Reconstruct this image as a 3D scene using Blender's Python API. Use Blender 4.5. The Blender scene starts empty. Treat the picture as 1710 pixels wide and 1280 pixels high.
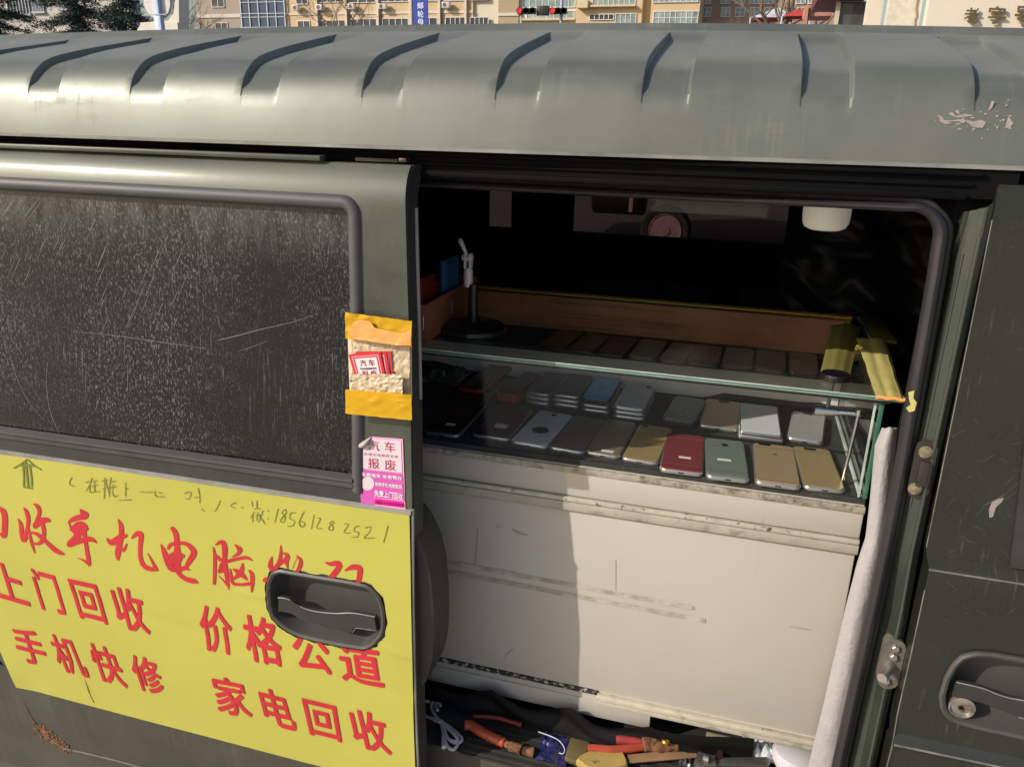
import bpy, bmesh, math, random
from mathutils import Vector, Matrix, noise as mnoise
R = math.radians
rnd = random.Random(7)
S = bpy.context.scene
C = S.collection

# ------------------------------------------------------------------ camera
F_PX, YAW, PITCH, ROLL = 1300.0, R(15.7), R(18.9), R(1.3)
CAM = Vector((0.0, -1.0, 1.72))
_fw = Vector((-math.sin(YAW)*math.cos(PITCH), math.cos(YAW)*math.cos(PITCH), -math.sin(PITCH)))
_rt = Vector((math.cos(YAW), math.sin(YAW), 0)); _up = _rt.cross(_fw)
RT = _rt*math.cos(ROLL)+_up*math.sin(ROLL); UP = -_rt*math.sin(ROLL)+_up*math.cos(ROLL); FW = _fw
cd = bpy.data.cameras.new('camera'); cam = bpy.data.objects.new('camera', cd); C.objects.link(cam)
cam.matrix_world = Matrix(((RT.x, UP.x, -FW.x, CAM.x), (RT.y, UP.y, -FW.y, CAM.y), (RT.z, UP.z, -FW.z, CAM.z), (0, 0, 0, 1)))
cd.sensor_width = 36; cd.lens = F_PX/1710*36; cd.clip_start = 0.05; cd.clip_end = 1500
S.camera = cam

# ------------------------------------------------------------------ light
SUN_EL, SUN_STR, SKY_STR = 28.6, 3.9, 0.125
LDIR = Vector((math.sin(R(52))*math.cos(R(SUN_EL)), math.cos(R(52))*math.cos(R(SUN_EL)), -math.sin(R(SUN_EL))))
w = bpy.data.worlds.new('World'); S.world = w; w.use_nodes = True
nt = w.node_tree; bg = nt.nodes['Background']
sk = nt.nodes.new('ShaderNodeTexSky'); sk.sky_type = 'NISHITA'; sk.sun_disc = False
sk.sun_elevation = R(SUN_EL); sk.sun_rotation = R(232); sk.air_density = 1.2; sk.dust_density = 2.5
nt.links.new(sk.outputs[0], bg.inputs[0]); bg.inputs[1].default_value = SKY_STR
sd = bpy.data.lights.new('sun', 'SUN'); sd.energy = SUN_STR; sd.angle = R(0.5); sd.color = (1, 0.93, 0.82)
so = bpy.data.objects.new('sun', sd); C.objects.link(so); so.location = (-6, -6, 8)
so.rotation_mode = 'QUATERNION'; so.rotation_quaternion = LDIR.to_track_quat('-Z', 'Y')
S.view_settings.view_transform = 'Standard'; S.view_settings.look = 'None'
S.view_settings.exposure = 0.0; S.view_settings.gamma = 1.0
S.cycles.transparent_max_bounces = 24; S.cycles.max_bounces = 10

# ------------------------------------------------------------------ helpers
def ray(px, py): return FW + RT*((px-855)/F_PX) - UP*((py-640)/F_PX)
def PY(px, py, y):
    d = ray(px, py); return CAM + d*((y-CAM.y)/d.y)
def PZ(px, py, z):
    d = ray(px, py); return CAM + d*((z-CAM.z)/d.z)
def interp(tab, x):
    if x <= tab[0][0]: return tab[0][1]
    for (a, b), (c, d) in zip(tab, tab[1:]):
        if x <= c: return b+(d-b)*(x-a)/(c-a)
    return tab[-1][1]
def surf(fn, off=0.0):
    """pixel -> point on a surface y = fn(z) (+off)"""
    def f(px, py, o=0.0):
        y = -0.05
        for _ in range(6):
            p = PY(px, py, y); y = fn(p.z)+off+o
        return PY(px, py, y)
    return f

def socket_link(n, src, dst): n.links.new(src, dst)
class M_:
    pass
def mat(name, col, rough=.5, metal=0.0, coat=0.0, coat_rough=.1, var=.12, vscale=6, dust=0.0, dust_col=(.30, .28, .25), dscale=5,
        dup=0.0, bump=0.0, bscale=200, spec=.5, streak=None, emis=None, col2=None, c2scale=4, c2lo=.5, c2hi=.6, fine=0.0, trans=0.0, detail=6, ztop=None, grain=0.0, dup0=.1, glo=.50, ghi=.74):
    m = bpy.data.materials.new(name); m.use_nodes = True
    n = m.node_tree; N = n.nodes; L = n.links.new
    b = N['Principled BSDF']
    b.inputs['Roughness'].default_value = rough; b.inputs['Metallic'].default_value = metal
    b.inputs['Coat Weight'].default_value = coat; b.inputs['Coat Roughness'].default_value = coat_rough
    b.inputs['Specular IOR Level'].default_value = spec
    if trans: b.inputs['Transmission Weight'].default_value = trans
    tc = N.new('ShaderNodeTexCoord').outputs['Object']
    def nz(scale, det=detail, sc=None, rot=None, rough_=.6):
        t = N.new('ShaderNodeTexNoise'); t.inputs['Scale'].default_value = scale; t.inputs['Detail'].default_value = det
        t.inputs['Roughness'].default_value = rough_
        src = tc
        if sc or rot:
            mp = N.new('ShaderNodeMapping'); L(tc, mp.inputs[0])
            if rot: mp.inputs['Rotation'].default_value = rot
            if sc: mp.inputs['Scale'].default_value = sc
            src = mp.outputs[0]
        L(src, t.inputs['Vector']); return t.outputs['Fac']
    def rng(v, a, b_, lo=0., hi=1.):
        r = N.new('ShaderNodeMapRange'); L(v, r.inputs[0])
        for i, x in enumerate((a, b_, lo, hi)): r.inputs[i+1].default_value = x
        return r.outputs[0]
    def mix(f, a, c, typ='MIX'):
        x = N.new('ShaderNodeMix'); x.data_type = 'RGBA'; x.blend_type = typ
        if isinstance(f, float): x.inputs[0].default_value = f
        else: L(f, x.inputs[0])
        for s, v in ((6, a), (7, c)):
            if isinstance(v, tuple): x.inputs[s].default_value = (*v, 1)
            else: L(v, x.inputs[s])
        return x.outputs[2]
    def mth(op, a, c):
        x = N.new('ShaderNodeMath'); x.operation = op; x.use_clamp = True
        for s, v in ((0, a), (1, c)):
            if isinstance(v, (int, float)): x.inputs[s].default_value = v
            else: L(v, x.inputs[s])
        return x.outputs[0]
    lo = tuple(c*(1-var) for c in col); hi = tuple(min(1, c*(1+var)) for c in col)
    c = mix(rng(nz(vscale), .3, .7), lo, hi)
    if col2: c = mix(rng(nz(c2scale, 8), c2lo, c2hi), c, col2)
    df = None
    if dust:
        df = rng(nz(dscale, 9, rough_=.7), .35, .75, 0.25*dust, dust)
        if dup:
            g = N.new('ShaderNodeNewGeometry'); sx = N.new('ShaderNodeSeparateXYZ'); L(g.outputs['Normal'], sx.inputs[0])
            df = mth('ADD', df, rng(sx.outputs[2], dup0, 1., 0., dup))
    if fine:
        f2 = rng(nz(260, 3), .60, .72, 0., fine); df = f2 if df is None else mth('ADD', df, f2)
    if grain:
        f5 = mth('MULTIPLY', rng(nz(420, 2, (1, 1, .40)), glo, ghi), rng(nz(3.2, 7, (1, 1, .7)), .38, .66, .05*grain, 2.1*grain)); df = f5 if df is None else mth('ADD', df, f5)
    if ztop:
        sz = N.new('ShaderNodeSeparateXYZ'); L(tc, sz.inputs[0])
        f4 = mth('MULTIPLY', rng(sz.outputs[2], ztop[0], ztop[1], 0., ztop[2]), rng(nz(60, 6, (1, 1, .25)), .35, .7)); df = f4 if df is None else mth('ADD', df, f4)
    if streak:
        for (sc, rot, a, b_, amt, scale) in streak:
            f3 = mth('MULTIPLY', rng(nz(scale, 5, sc, rot), a, b_, 0., amt), rng(nz(7, 3), .45, .6, 0., 1.))
            df = f3 if df is None else mth('ADD', df, f3)
    if df is not None:
        c = mix(df, c, dust_col)
        L(rng(df, 0., 1., rough, max(rough, .85)), b.inputs['Roughness'])
        if coat: L(rng(df, 0., 1., coat, coat*.15), b.inputs['Coat Weight'])
        if metal: L(rng(df, 0., 1., metal, 0.), b.inputs['Metallic'])
    L(c, b.inputs['Base Color'])
    if bump:
        bp = N.new('ShaderNodeBump'); bp.inputs['Strength'].default_value = bump; bp.inputs['Distance'].default_value = .002
        L(nz(bscale, 4), bp.inputs['Height']); L(bp.outputs[0], b.inputs['Normal'])
    if emis:
        b.inputs['Emission Color'].default_value = (*emis[0], 1); b.inputs['Emission Strength'].default_value = emis[1]
    return m

def glass_mat(name, tint, ior=1.45, gl=1.0, rough=0.0, dust=0.0):
    m = bpy.data.materials.new(name); m.use_nodes = True; n = m.node_tree; N = n.nodes; L = n.links.new
    N.remove(N['Principled BSDF']); out = N['Material Output']
    t = N.new('ShaderNodeBsdfTransparent'); t.inputs[0].default_value = (*tint, 1)
    g = N.new('ShaderNodeBsdfGlossy'); g.inputs['Roughness'].default_value = rough; g.inputs[0].default_value = (gl, gl, gl, 1)
    lw = N.new('ShaderNodeLayerWeight'); lw.inputs[0].default_value = .5
    pw = N.new('ShaderNodeMath'); pw.operation = 'POWER'; L(lw.outputs['Facing'], pw.inputs[0]); pw.inputs[1].default_value = 5
    f0 = ((ior-1)/(ior+1))**2
    fr = N.new('ShaderNodeMapRange'); L(pw.outputs[0], fr.inputs[0]); fr.inputs[3].default_value = f0; fr.inputs[4].default_value = .8
    mx = N.new('ShaderNodeMixShader'); L(fr.outputs[0], mx.inputs[0]); L(t.outputs[0], mx.inputs[1]); L(g.outputs[0], mx.inputs[2])
    o = mx.outputs[0]
    if dust:
        d = N.new('ShaderNodeBsdfDiffuse'); d.inputs[0].default_value = (.5, .5, .47, 1)
        tc = N.new('ShaderNodeTexCoord'); tx = N.new('ShaderNodeTexNoise'); tx.inputs['Scale'].default_value = 9; tx.inputs['Detail'].default_value = 12
        tx.inputs['Roughness'].default_value = .75
        L(tc.outputs['Object'], tx.inputs['Vector'])
        r = N.new('ShaderNodeMapRange'); L(tx.outputs['Fac'], r.inputs[0]); r.inputs[1].default_value = .42; r.inputs[2].default_value = .75; r.inputs[4].default_value = dust
        m2 = N.new('ShaderNodeMixShader'); L(r.outputs[0], m2.inputs[0]); L(o, m2.inputs[1]); L(d.outputs[0], m2.inputs[2]); o = m2.outputs[0]
    L(o, out.inputs[0]); return m

def worigin(o):
    v = Vector((0, 0, 0))
    while o: v += o.location; o = o.parent
    return v

class MB:
    def __init__(s): s.bm = bmesh.new(); s.mi = 0
    def add(s, other, M=None):
        me = bpy.data.meshes.new('tmp')
        for f in other.faces: f.material_index = s.mi
        if M is not None: bmesh.ops.transform(other, matrix=M, verts=other.verts)
        other.to_mesh(me); other.free(); s.bm.from_mesh(me); bpy.data.meshes.remove(me); return s
    def box(s, x0, x1, y0, y1, z0, z1, bev=0, seg=2, M=None):
        b = bmesh.new(); bmesh.ops.create_cube(b, size=1)
        for v in b.verts: v.co = Vector(((x0+x1)/2+v.co.x*(x1-x0), (y0+y1)/2+v.co.y*(y1-y0), (z0+z1)/2+v.co.z*(z1-z0)))
        if bev: bmesh.ops.bevel(b, geom=b.edges[:], offset=bev, segments=seg, profile=.5, affect='EDGES')
        return s.add(b, M)
    def grid(s, nu, nv, fn, thick=None, closed_u=False):
        b = bmesh.new(); V = [[b.verts.new(fn(i, j)) for j in range(nv)] for i in range(nu)]
        for i in range(nu if closed_u else nu-1):
            for j in range(nv-1):
                a = V[i][j]; c = V[(i+1) % nu][j]; d = V[(i+1) % nu][j+1]; e = V[i][j+1]
                try: b.faces.new((a, c, d, e))
                except ValueError: pass
        if thick: extr(b, thick)
        return s.add(b)
    def tube(s, pts, r, n=10, cap=True):
        pts = [Vector(p) for p in pts]; b = bmesh.new(); rings = []
        up = None
        for i, p in enumerate(pts):
            t = (pts[min(i+1, len(pts)-1)]-pts[max(i-1, 0)]).normalized()
            if up is None: up = t.orthogonal().normalized()
            else:
                up = up-t*up.dot(t)
                up = up.normalized() if up.length > 1e-6 else t.orthogonal().normalized()
            sd_ = t.cross(up); rr = r[i] if isinstance(r, (list, tuple)) else r
            rings.append([b.verts.new(p+(up*math.cos(2*math.pi*k/n)+sd_*math.sin(2*math.pi*k/n))*rr) for k in range(n)])
        for a, c in zip(rings, rings[1:]):
            for k in range(n): b.faces.new((a[k], a[(k+1) % n], c[(k+1) % n], c[k]))
        if cap: b.faces.new(rings[0][::-1]); b.faces.new(rings[-1])
        return s.add(b)
    def lathe(s, prof, center, axis=(0, 0, 1), n=28):
        a = Vector(axis).normalized(); u = a.orthogonal().normalized(); v = a.cross(u); c0 = Vector(center)
        b = bmesh.new(); rings = []
        for (r, h) in prof:
            rings.append([b.verts.new(c0+a*h+(u*math.cos(2*math.pi*k/n)+v*math.sin(2*math.pi*k/n))*max(r, 1e-5)) for k in range(n)])
        for p, q in zip(rings, rings[1:]):
            for k in range(n): b.faces.new((p[k], p[(k+1) % n], q[(k+1) % n], q[k]))
        b.faces.new(rings[0][::-1]); b.faces.new(rings[-1])
        return s.add(b)
    def loft(s, loops, cap0=True, cap1=True):
        b = bmesh.new(); Rg = [[b.verts.new(p) for p in lp] for lp in loops]; n = len(Rg[0])
        for p, q in zip(Rg, Rg[1:]):
            for k in range(n): b.faces.new((p[k], p[(k+1) % n], q[(k+1) % n], q[k]))
        if cap0: b.faces.new(Rg[0][::-1])
        if cap1: b.faces.new(Rg[-1])
        bmesh.ops.recalc_face_normals(b, faces=b.faces)
        return s.add(b)
    def build(s, name, m, parent=None, local=False, angle=38, smooth=True):
        me = bpy.data.meshes.new(name); bm = s.bm
        if not local and parent is not None:
            o = worigin(parent)
            for v in bm.verts: v.co -= o
        bm.normal_update()
        if smooth:
            ca = R(angle)
            for f in bm.faces: f.smooth = True
            for e in bm.edges: e.smooth = len(e.link_faces) == 2 and e.calc_face_angle(9) < ca
        bm.to_mesh(me); bm.free()
        for x in (m if isinstance(m, (list, tuple)) else [m]): me.materials.append(x)
        o = bpy.data.objects.new(name, me); C.objects.link(o)
        if parent is not None: o.parent = parent
        return o

def extr(b, vec):
    """thicken an open sheet: extrude the boundary and close the back"""
    vec = Vector(vec); vm = {}
    faces = b.faces[:]; bd = [e for e in b.edges if len(e.link_faces) == 1]
    for v in b.verts[:]: vm[v] = b.verts.new(v.co+vec)
    for f in faces: b.faces.new([vm[v] for v in reversed(f.verts)])
    for e in bd:
        v1, v2 = e.verts
        lp = e.link_loops[0]
        if lp.vert is v1: b.faces.new((v2, v1, vm[v1], vm[v2]))
        else: b.faces.new((v1, v2, vm[v2], vm[v1]))

def shape2d(loops, fn, cutz=(), thick=None, cutx=()):
    """filled outline(s) (first outer, the rest holes) in (u,v), bisected, mapped by fn(u,v)->Vector"""
    cu = bpy.data.curves.new('tmp', 'CURVE'); cu.dimensions = '2D'; cu.fill_mode = 'BOTH'
    for lp in loops:
        sp = cu.splines.new('POLY'); sp.points.add(len(lp)-1); sp.use_cyclic_u = True
        for p, q in zip(sp.points, lp): p.co = (q[0], q[1], 0, 1)
    ob = bpy.data.objects.new('tmp', cu); C.objects.link(ob)
    dg = bpy.context.evaluated_depsgraph_get(); me = bpy.data.meshes.new_from_object(ob.evaluated_get(dg))
    bpy.data.objects.remove(ob); bpy.data.curves.remove(cu)
    b = bmesh.new(); b.from_mesh(me); bpy.data.meshes.remove(me)
    bmesh.ops.remove_doubles(b, verts=b.verts, dist=1e-6)
    for z in cutz: bmesh.ops.bisect_plane(b, geom=b.verts[:]+b.edges[:]+b.faces[:], plane_co=(0, z, 0), plane_no=(0, 1, 0))
    for x in cutx: bmesh.ops.bisect_plane(b, geom=b.verts[:]+b.edges[:]+b.faces[:], plane_co=(x, 0, 0), plane_no=(1, 0, 0))
    for v in b.verts: v.co = fn(v.co.x, v.co.y)
    bmesh.ops.recalc_face_normals(b, faces=b.faces)
    b.normal_update()
    av = sum((f.normal.y*f.calc_area() for f in b.faces), 0.0)
    if av > 0: bmesh.ops.reverse_faces(b, faces=b.faces)
    if thick: extr(b, thick)
    return b

def glyphs(text, offset=0.0, extrude=0.0, spacing=1.0):
    cu = bpy.data.curves.new('tmp', 'FONT'); cu.body = text; cu.offset = offset; cu.extrude = extrude; cu.space_character = spacing
    ob = bpy.data.objects.new('tmp', cu); C.objects.link(ob)
    dg = bpy.context.evaluated_depsgraph_get(); me = bpy.data.meshes.new_from_object(ob.evaluated_get(dg))
    bpy.data.objects.remove(ob); bpy.data.curves.remove(cu)
    b = bmesh.new(); b.from_mesh(me); bpy.data.meshes.remove(me); return b
def text_quad(mb, text, quad, fn, offset=0.0, extrude=0.0, spacing=1.0):
    """lettering stretched over the quad TL,TR,BR,BL (pixels) and laid on surface fn(px,py)->Vector"""
    b = glyphs(text, 0.0, extrude, spacing)
    if offset:
        base = b; b = bmesh.new()
        for k_, (sx, sy) in enumerate(((0, 0), (1, .35), (-1, -.35), (.35, -1), (-.35, 1))):
            me = bpy.data.meshes.new('tmp'); c_ = base.copy()
            for v in c_.verts: v.co += Vector((sx*offset, sy*offset, .00008*k_))
            c_.to_mesh(me); c_.free(); b.from_mesh(me); bpy.data.meshes.remove(me)
        base.free()
    xs = [v.co.x for v in b.verts]; ys = [v.co.y for v in b.verts]
    x0, x1, y0, y1 = min(xs), max(xs), min(ys), max(ys)
    if not extrude:
        for k_ in range(1, 7):
            bmesh.ops.bisect_plane(b, geom=b.verts[:]+b.edges[:]+b.faces[:], plane_co=(x0+(x1-x0)*k_/7, 0, 0), plane_no=(1, 0, 0))
            bmesh.ops.bisect_plane(b, geom=b.verts[:]+b.edges[:]+b.faces[:], plane_co=(0, y0+(y1-y0)*k_/7, 0), plane_no=(0, 1, 0))
    TL, TR, BR, BL = [Vector((*q, 0)) for q in quad]
    for v in b.verts:
        u = (v.co.x-x0)/(x1-x0); t = (v.co.y-y0)/(y1-y0); d = v.co.z
        q = (BL*(1-u)+BR*u)*(1-t)+(TL*(1-u)+TR*u)*t
        v.co = fn(q.x, q.y)
        v.co.y -= d
    bmesh.ops.remove_doubles(b, verts=b.verts, dist=1e-7)
    b.normal_update()
    if not extrude:
        for f in b.faces:
            if f.normal.y > 0: f.normal_flip()
    mb.add(b)
def catmull(pts, k=6):
    out = []
    n = len(pts)
    for i in range(n-1):
        p0 = pts[max(i-1, 0)]; p1 = pts[i]; p2 = pts[i+1]; p3 = pts[min(i+2, n-1)]
        for j in range(k):
            t = j/k
            out.append(tuple(.5*((2*b_)+(-a+c)*t+(2*a-5*b_+4*c-d)*t*t+(-a+3*b_-3*c+d)*t**3) for a, b_, c, d in zip(p0, p1, p2, p3)))
    out.append(tuple(pts[-1])); return out
def brush(mb, pts, fn, sc=1.0, off=(0, 0), k=5):
    """painted stroke: (x,y,width) in a zoomed picture -> ribbon on the surface"""
    P = catmull(pts, k) if len(pts) > 2 else list(pts)
    b = bmesh.new(); prev = None
    for i, (x, y, wd) in enumerate(P):
        xa, ya, _ = P[max(i-1, 0)]; xb, yb, _ = P[min(i+1, len(P)-1)]
        dx, dy = xb-xa, yb-ya; l = math.hypot(dx, dy) or 1; nx, ny = -dy/l, dx/l
        wd = max(wd, .3)/2
        q = [b.verts.new(fn(off[0]+(x+nx*wd*s_)/sc, off[1]+(y+ny*wd*s_)/sc)) for s_ in (-1, 1)]
        if prev: b.faces.new((prev[0], prev[1], q[1], q[0]))
        prev = q
    # rounded ends
    for idx in (0, len(P)-1):
        x, y, wd = P[idx]
        if wd < 14: continue
        c = [b.verts.new(fn(off[0]+(x+math.cos(a*math.pi/5)*wd/2)/sc, off[1]+(y+math.sin(a*math.pi/5)*wd/2)/sc, -.00004)) for a in range(10)]
        b.faces.new(c)
    b.normal_update()
    for f in b.faces:
        if f.normal.y > 0: f.normal_flip()
    mb.add(b)

def thing(name, label, cat, loc=(0, 0, 0), group=None, rz=0.0):
    o = bpy.data.objects.new(name, None); o.empty_display_size = .05; C.objects.link(o)
    o.location = loc; o.rotation_euler = (0, 0, rz); o['label'] = label; o['category'] = cat
    if group: o['group'] = group
    return o
def tag(o, label, cat, group=None):
    o['label'] = label; o['category'] = cat
    if group: o['group'] = group
    return o
def struct(o, kind='structure'): o['kind'] = kind; return o
def rrect(x0, x1, z0, z1, r, n=6):
    out = []
    for cx, cz, a0 in ((x1-r, z1-r, 0), (x0+r, z1-r, 90), (x0+r, z0+r, 180), (x1-r, z0+r, 270)):
        for i in range(n+1):
            a = R(a0+90*i/n); out.append((cx+r*math.cos(a), cz+r*math.sin(a)))
    return out

# ------------------------------------------------------------------ materials
PAINT = (.022, .032, .025)
MT = {}
MT['paint'] = mat('dark_green_paint', PAINT, .32, .25, coat=.7, coat_rough=.12, var=.15, dust=.42, dust_col=(.20, .21, .155), dscale=4, dup=.3, fine=.12)
MT['roof'] = mat('roof_paint', (.135, .15, .13), .43, .58, coat=.10, coat_rough=.2, var=.16, dust=.38, dust_col=(.255, .245, .22), dscale=2.6, dup=.45, dup0=.86, fine=.05,  # warm reflection on the flat top is painted in with the dust colour
                 streak=[((1, 1, 6), None, .55, .75, .25, 14), ((40, 1, 2.5), None, .56, .72, .22, 4)])
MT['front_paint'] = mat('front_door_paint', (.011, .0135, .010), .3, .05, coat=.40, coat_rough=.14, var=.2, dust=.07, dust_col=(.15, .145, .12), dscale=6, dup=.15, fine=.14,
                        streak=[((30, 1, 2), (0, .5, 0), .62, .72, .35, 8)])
MT['dusty'] = mat('dusty_panel', (.060, .053, .041), .8, 0, var=.25, vscale=9, dust=.35, dust_col=(.125, .105, .078), dscale=14, bump=.5, bscale=90, fine=.2)
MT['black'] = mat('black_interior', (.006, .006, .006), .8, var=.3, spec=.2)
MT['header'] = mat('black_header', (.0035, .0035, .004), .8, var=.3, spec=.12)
MT['rubber'] = mat('window_rubber', (.055, .05, .057), .5, var=.15, dust=.25, dust_col=(.17, .16, .16), dscale=12)
MT['rubberdk'] = mat('dark_rubber', (.018, .017, .018), .5, var=.25, dust=.1, dscale=20)
MT['seal'] = mat('door_seal_rubber', (.020, .0175, .021), .40, var=.15, dust=.09, dust_col=(.16, .14, .15), dscale=15)
MT['plastic'] = mat('handle_plastic', (.026, .024, .024), .33, var=.12, dust=.14, dust_col=(.17, .155, .14), dscale=9, bump=.06, bscale=500)
MT['steel'] = mat('worn_steel', (.42, .39, .35), .35, .8, var=.25, vscale=40, col2=(.16, .09, .05), c2scale=60, c2lo=.56, c2hi=.66)
MT['chrome'] = mat('chrome', (.7, .7, .7), .12, 1, var=.05)
MT['silver_line'] = mat('bare_lip', (.30, .295, .27), .45, .4, var=.35, vscale=14, dust=.3)
MT['winfilm'] = mat('dirty_window_film', (.0045, .0045, .005), .22, var=.3, vscale=5, dust=.035, dust_col=(.20, .20, .20), dscale=8, grain=.40, glo=.54, ghi=.70, fine=.20, ztop=(1.51, 1.60, .38), spec=.35, coat=.3,
                    streak=[((70, 1, 4.5), (0, R(-26), 0), .60, .70, .42, 5), ((90, 1, 4), (0, R(0), 0), .60, .70, .25, 5)])
MT['yellow'] = mat('banner_vinyl', (.485, .455, .083), .38, var=.07, vscale=3, dust=.16, dust_col=(.42, .36, .14), dscale=3.5, spec=.3, bump=.05, bscale=30)
MT['red'] = mat('red_lettering', (.52, .028, .042), .5, var=.12, vscale=12, spec=.3)
MT['ink'] = mat('faded_marker', (.19, .175, .035), .7, var=.5, vscale=120)
MT['arrow'] = mat('arrow_marker', (.14, .17, .02), .7, var=.4, vscale=300)
MT['tape'] = mat('amber_tape', (.75, .42, .02), .22, var=.10, vscale=20, spec=.6, bump=.25, bscale=60, coat=.5)
MT['tapeorange'] = mat('orange_paper', (.85, .36, .10), .4, var=.12, vscale=20)
MT['bubble'] = mat('bubble_wrap', (.58, .46, .30), .35, var=.3, vscale=110, bump=1.0, bscale=120, coat=.3)
MT['cardred'] = mat('card_red', (.60, .03, .035), .4, var=.06)
MT['cardwhite'] = mat('card_white', (.72, .68, .68), .5, var=.05)
MT['black_print'] = mat('black_print', (.02, .015, .02), .5)
MT['red_print'] = mat('red_print', (.42, .03, .08), .5, var=.2)
MT['magenta'] = mat('sticker_magenta', (.60, .10, .42), .35, var=.05)
MT['hotpink'] = mat('sticker_pink_strip', (.80, .01, .36), .35)
MT['pinkedge'] = mat('sticker_pink_border', (.80, .36, .56), .35)
MT['stickwhite'] = mat('sticker_white', (.66, .56, .62), .4, var=.05)
MT['whiteprint'] = mat('white_print', (.85, .74, .82), .4)
MT['purple_print'] = mat('purple_print', (.35, .01, .16), .4)
MT['white'] = mat('cabinet_paint', (.525, .48, .425), .5, var=.04, vscale=3, dust=.22, dust_col=(.38, .335, .275), dscale=4, fine=.06, streak=[((25, 1, 1.5), None, .60, .74, .28, 4), ((1, 1, 30), None, .62, .75, .22, 3)])
MT['strip'] = mat('cabinet_strip', (.43, .385, .315), .6, var=.12, vscale=30, col2=(.22, .19, .14), c2scale=45, c2lo=.56, c2hi=.7)
MT['grime'] = mat('grimy_edge', (.38, .335, .265), .7, var=.3, vscale=60, col2=(.15, .125, .095), c2scale=75, c2lo=.5, c2hi=.68)
MT['tapemark'] = mat('old_tape_mark', (.37, .335, .27), .7, var=.2, vscale=60, col2=(.49, .44, .375), c2scale=30, c2lo=.46, c2hi=.60)
MT['blackline'] = mat('black_dirt', (.03, .028, .03), .8, var=.4, col2=(.45, .41, .38), c2scale=110, c2lo=.52, c2hi=.58)
MT['liner'] = mat('black_felt', (.012, .012, .013), .85, var=.4, vscale=30, dust=.12, dscale=25, fine=.25)
MT['felt'] = mat('white_lining', (.66, .62, .56), .7, var=.08)
MT['wood'] = mat('brown_board', (.78, .32, .16), .4, var=.25, vscale=5, bump=.05, streak=[((1, 1, 60), None, .45, .6, .5, 3)], dust_col=(.20, .075, .035))
MT['ytape'] = mat('yellow_tape', (.56, .49, .17), .35, var=.12, vscale=25, bump=.2, bscale=40, dust=.25, dust_col=(.75, .62, .25), dscale=30)
MT['olive'] = mat('olive_tape', (.25, .215, .065), .4, var=.2, coat=.2, vscale=8)
MT['foam'] = mat('packing_foam', (.36, .335, .345), .6, var=.06, vscale=40, bump=.7, bscale=160)
MT['glass'] = glass_mat('clear_glass', (.985, .995, .99), 1.26)
MT['topglass'] = glass_mat('dusty_glass', (.965, .985, .97), 1.38, dust=.05)
MT['tint'] = glass_mat('tinted_glass', (.34, .30, .30), 1.45)
MT['gedge'] = mat('green_glass_edge', (.30, .42, .36), .15, var=.25, vscale=30, spec=.8, trans=.35)
MT['lampwhite'] = mat('lamp_cover', (.8, .76, .68), .4, var=.03, emis=((1, .9, .75), .12))
MT['mat'] = mat('floor_mat', (.018, .018, .016), .7, var=.3, dust=.2, dust_col=(.12, .11, .09), dscale=20, bump=.3)
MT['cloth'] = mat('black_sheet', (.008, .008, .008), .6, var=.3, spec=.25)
MT['rust'] = mat('rust', (.20, .085, .035), .9, var=.5, vscale=60, col2=(.05, .025, .015), c2scale=80, bump=.8, bscale=120)
MT['asphalt'] = mat('asphalt', (.13, .125, .115), .9, var=.25, vscale=30, bump=.4, bscale=80, detail=10)
MT['chip'] = mat('bare_primer', (.30, .255, .235), .6, var=.2, vscale=60)
MT['curl'] = mat('sticker_back', (.45, .40, .38), .5)

# ------------------------------------------------------------------ setting: ground
g = MB(); g.grid(30, 30, lambda i, j: Vector((-300+i*600/29, -300+j*600/29, 0)))
struct(g.build('ground', MT['asphalt']))
pv = MB(); pv.grid(2, 2, lambda i, j: Vector((-60+120*i, -40+43.5*j, .004)))
struct(pv.build('fill_pavement', mat('fill_concrete', (.46, .42, .36), .9, var=.15, vscale=1.5, fine=.1)))  # pale pavement out of view, added to bounce warm fill into the shade
rd = MB(); rd.grid(2, 2, lambda i, j: Vector((-200+400*i, 5+26*j, .004)))
struct(rd.build('road', mat('road_asphalt', (.17, .15, .135), .9, var=.2, vscale=2, fine=.2)))

# ------------------------------------------------------------------ the van
VAN = thing('van', 'dark green minivan with ribbed roof and open sliding side door', 'van', (-.4, .7, 0))
# roof -------------------------------------------------------------
prof = [(.0120, 1.678), (.0130, 1.686), (.0152, 1.700), (.0200, 1.724), (.0245, 1.740), (.0290, 1.752), (.0350, 1.763), (.0425, 1.772), (.053, 1.781), (.066, 1.790), (.082, 1.797),
        (.10, 1.8025), (.14, 1.8125), (.18, 1.821), (.22, 1.829), (.26, 1.837), (.285, 1.842), (.30, 1.845), (.318, 1.8485), (.338, 1.8535), (.346, 1.860), (.354, 1.8655), (.37, 1.867), (.45, 1.869), (.75, 1.870),
        (1.05, 1.865), (1.2, 1.845), (1.36, 1.80), (1.43, 1.77), (1.47, 1.70), (1.48, 1.68)]
def chan_w(z, y):
    if y > .7: return 0
    a = min(1, max(0, (z-1.742)/.028)); a = a*a*(3-2*a)
    c = min(1, max(0, (.318-y)/.03)); return a*c
def sst(a, b_, x): t = min(1, max(0, (x-a)/(b_-a))); return t*t*(3-2*t)
CH0, PER = .055, .1885
def chan(x):
    """0 on the raised panels, 1 in the channels"""
    t = (x-CH0) % PER
    wl, wr, wid = .0028, .0045, .060
    if t < wl: return sst(0, wl, t)
    if t < wid-wr: return 1
    if t < wid: return 1-sst(wid-wr, wid, t)
    return 0
xs = []
k = -13
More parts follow.
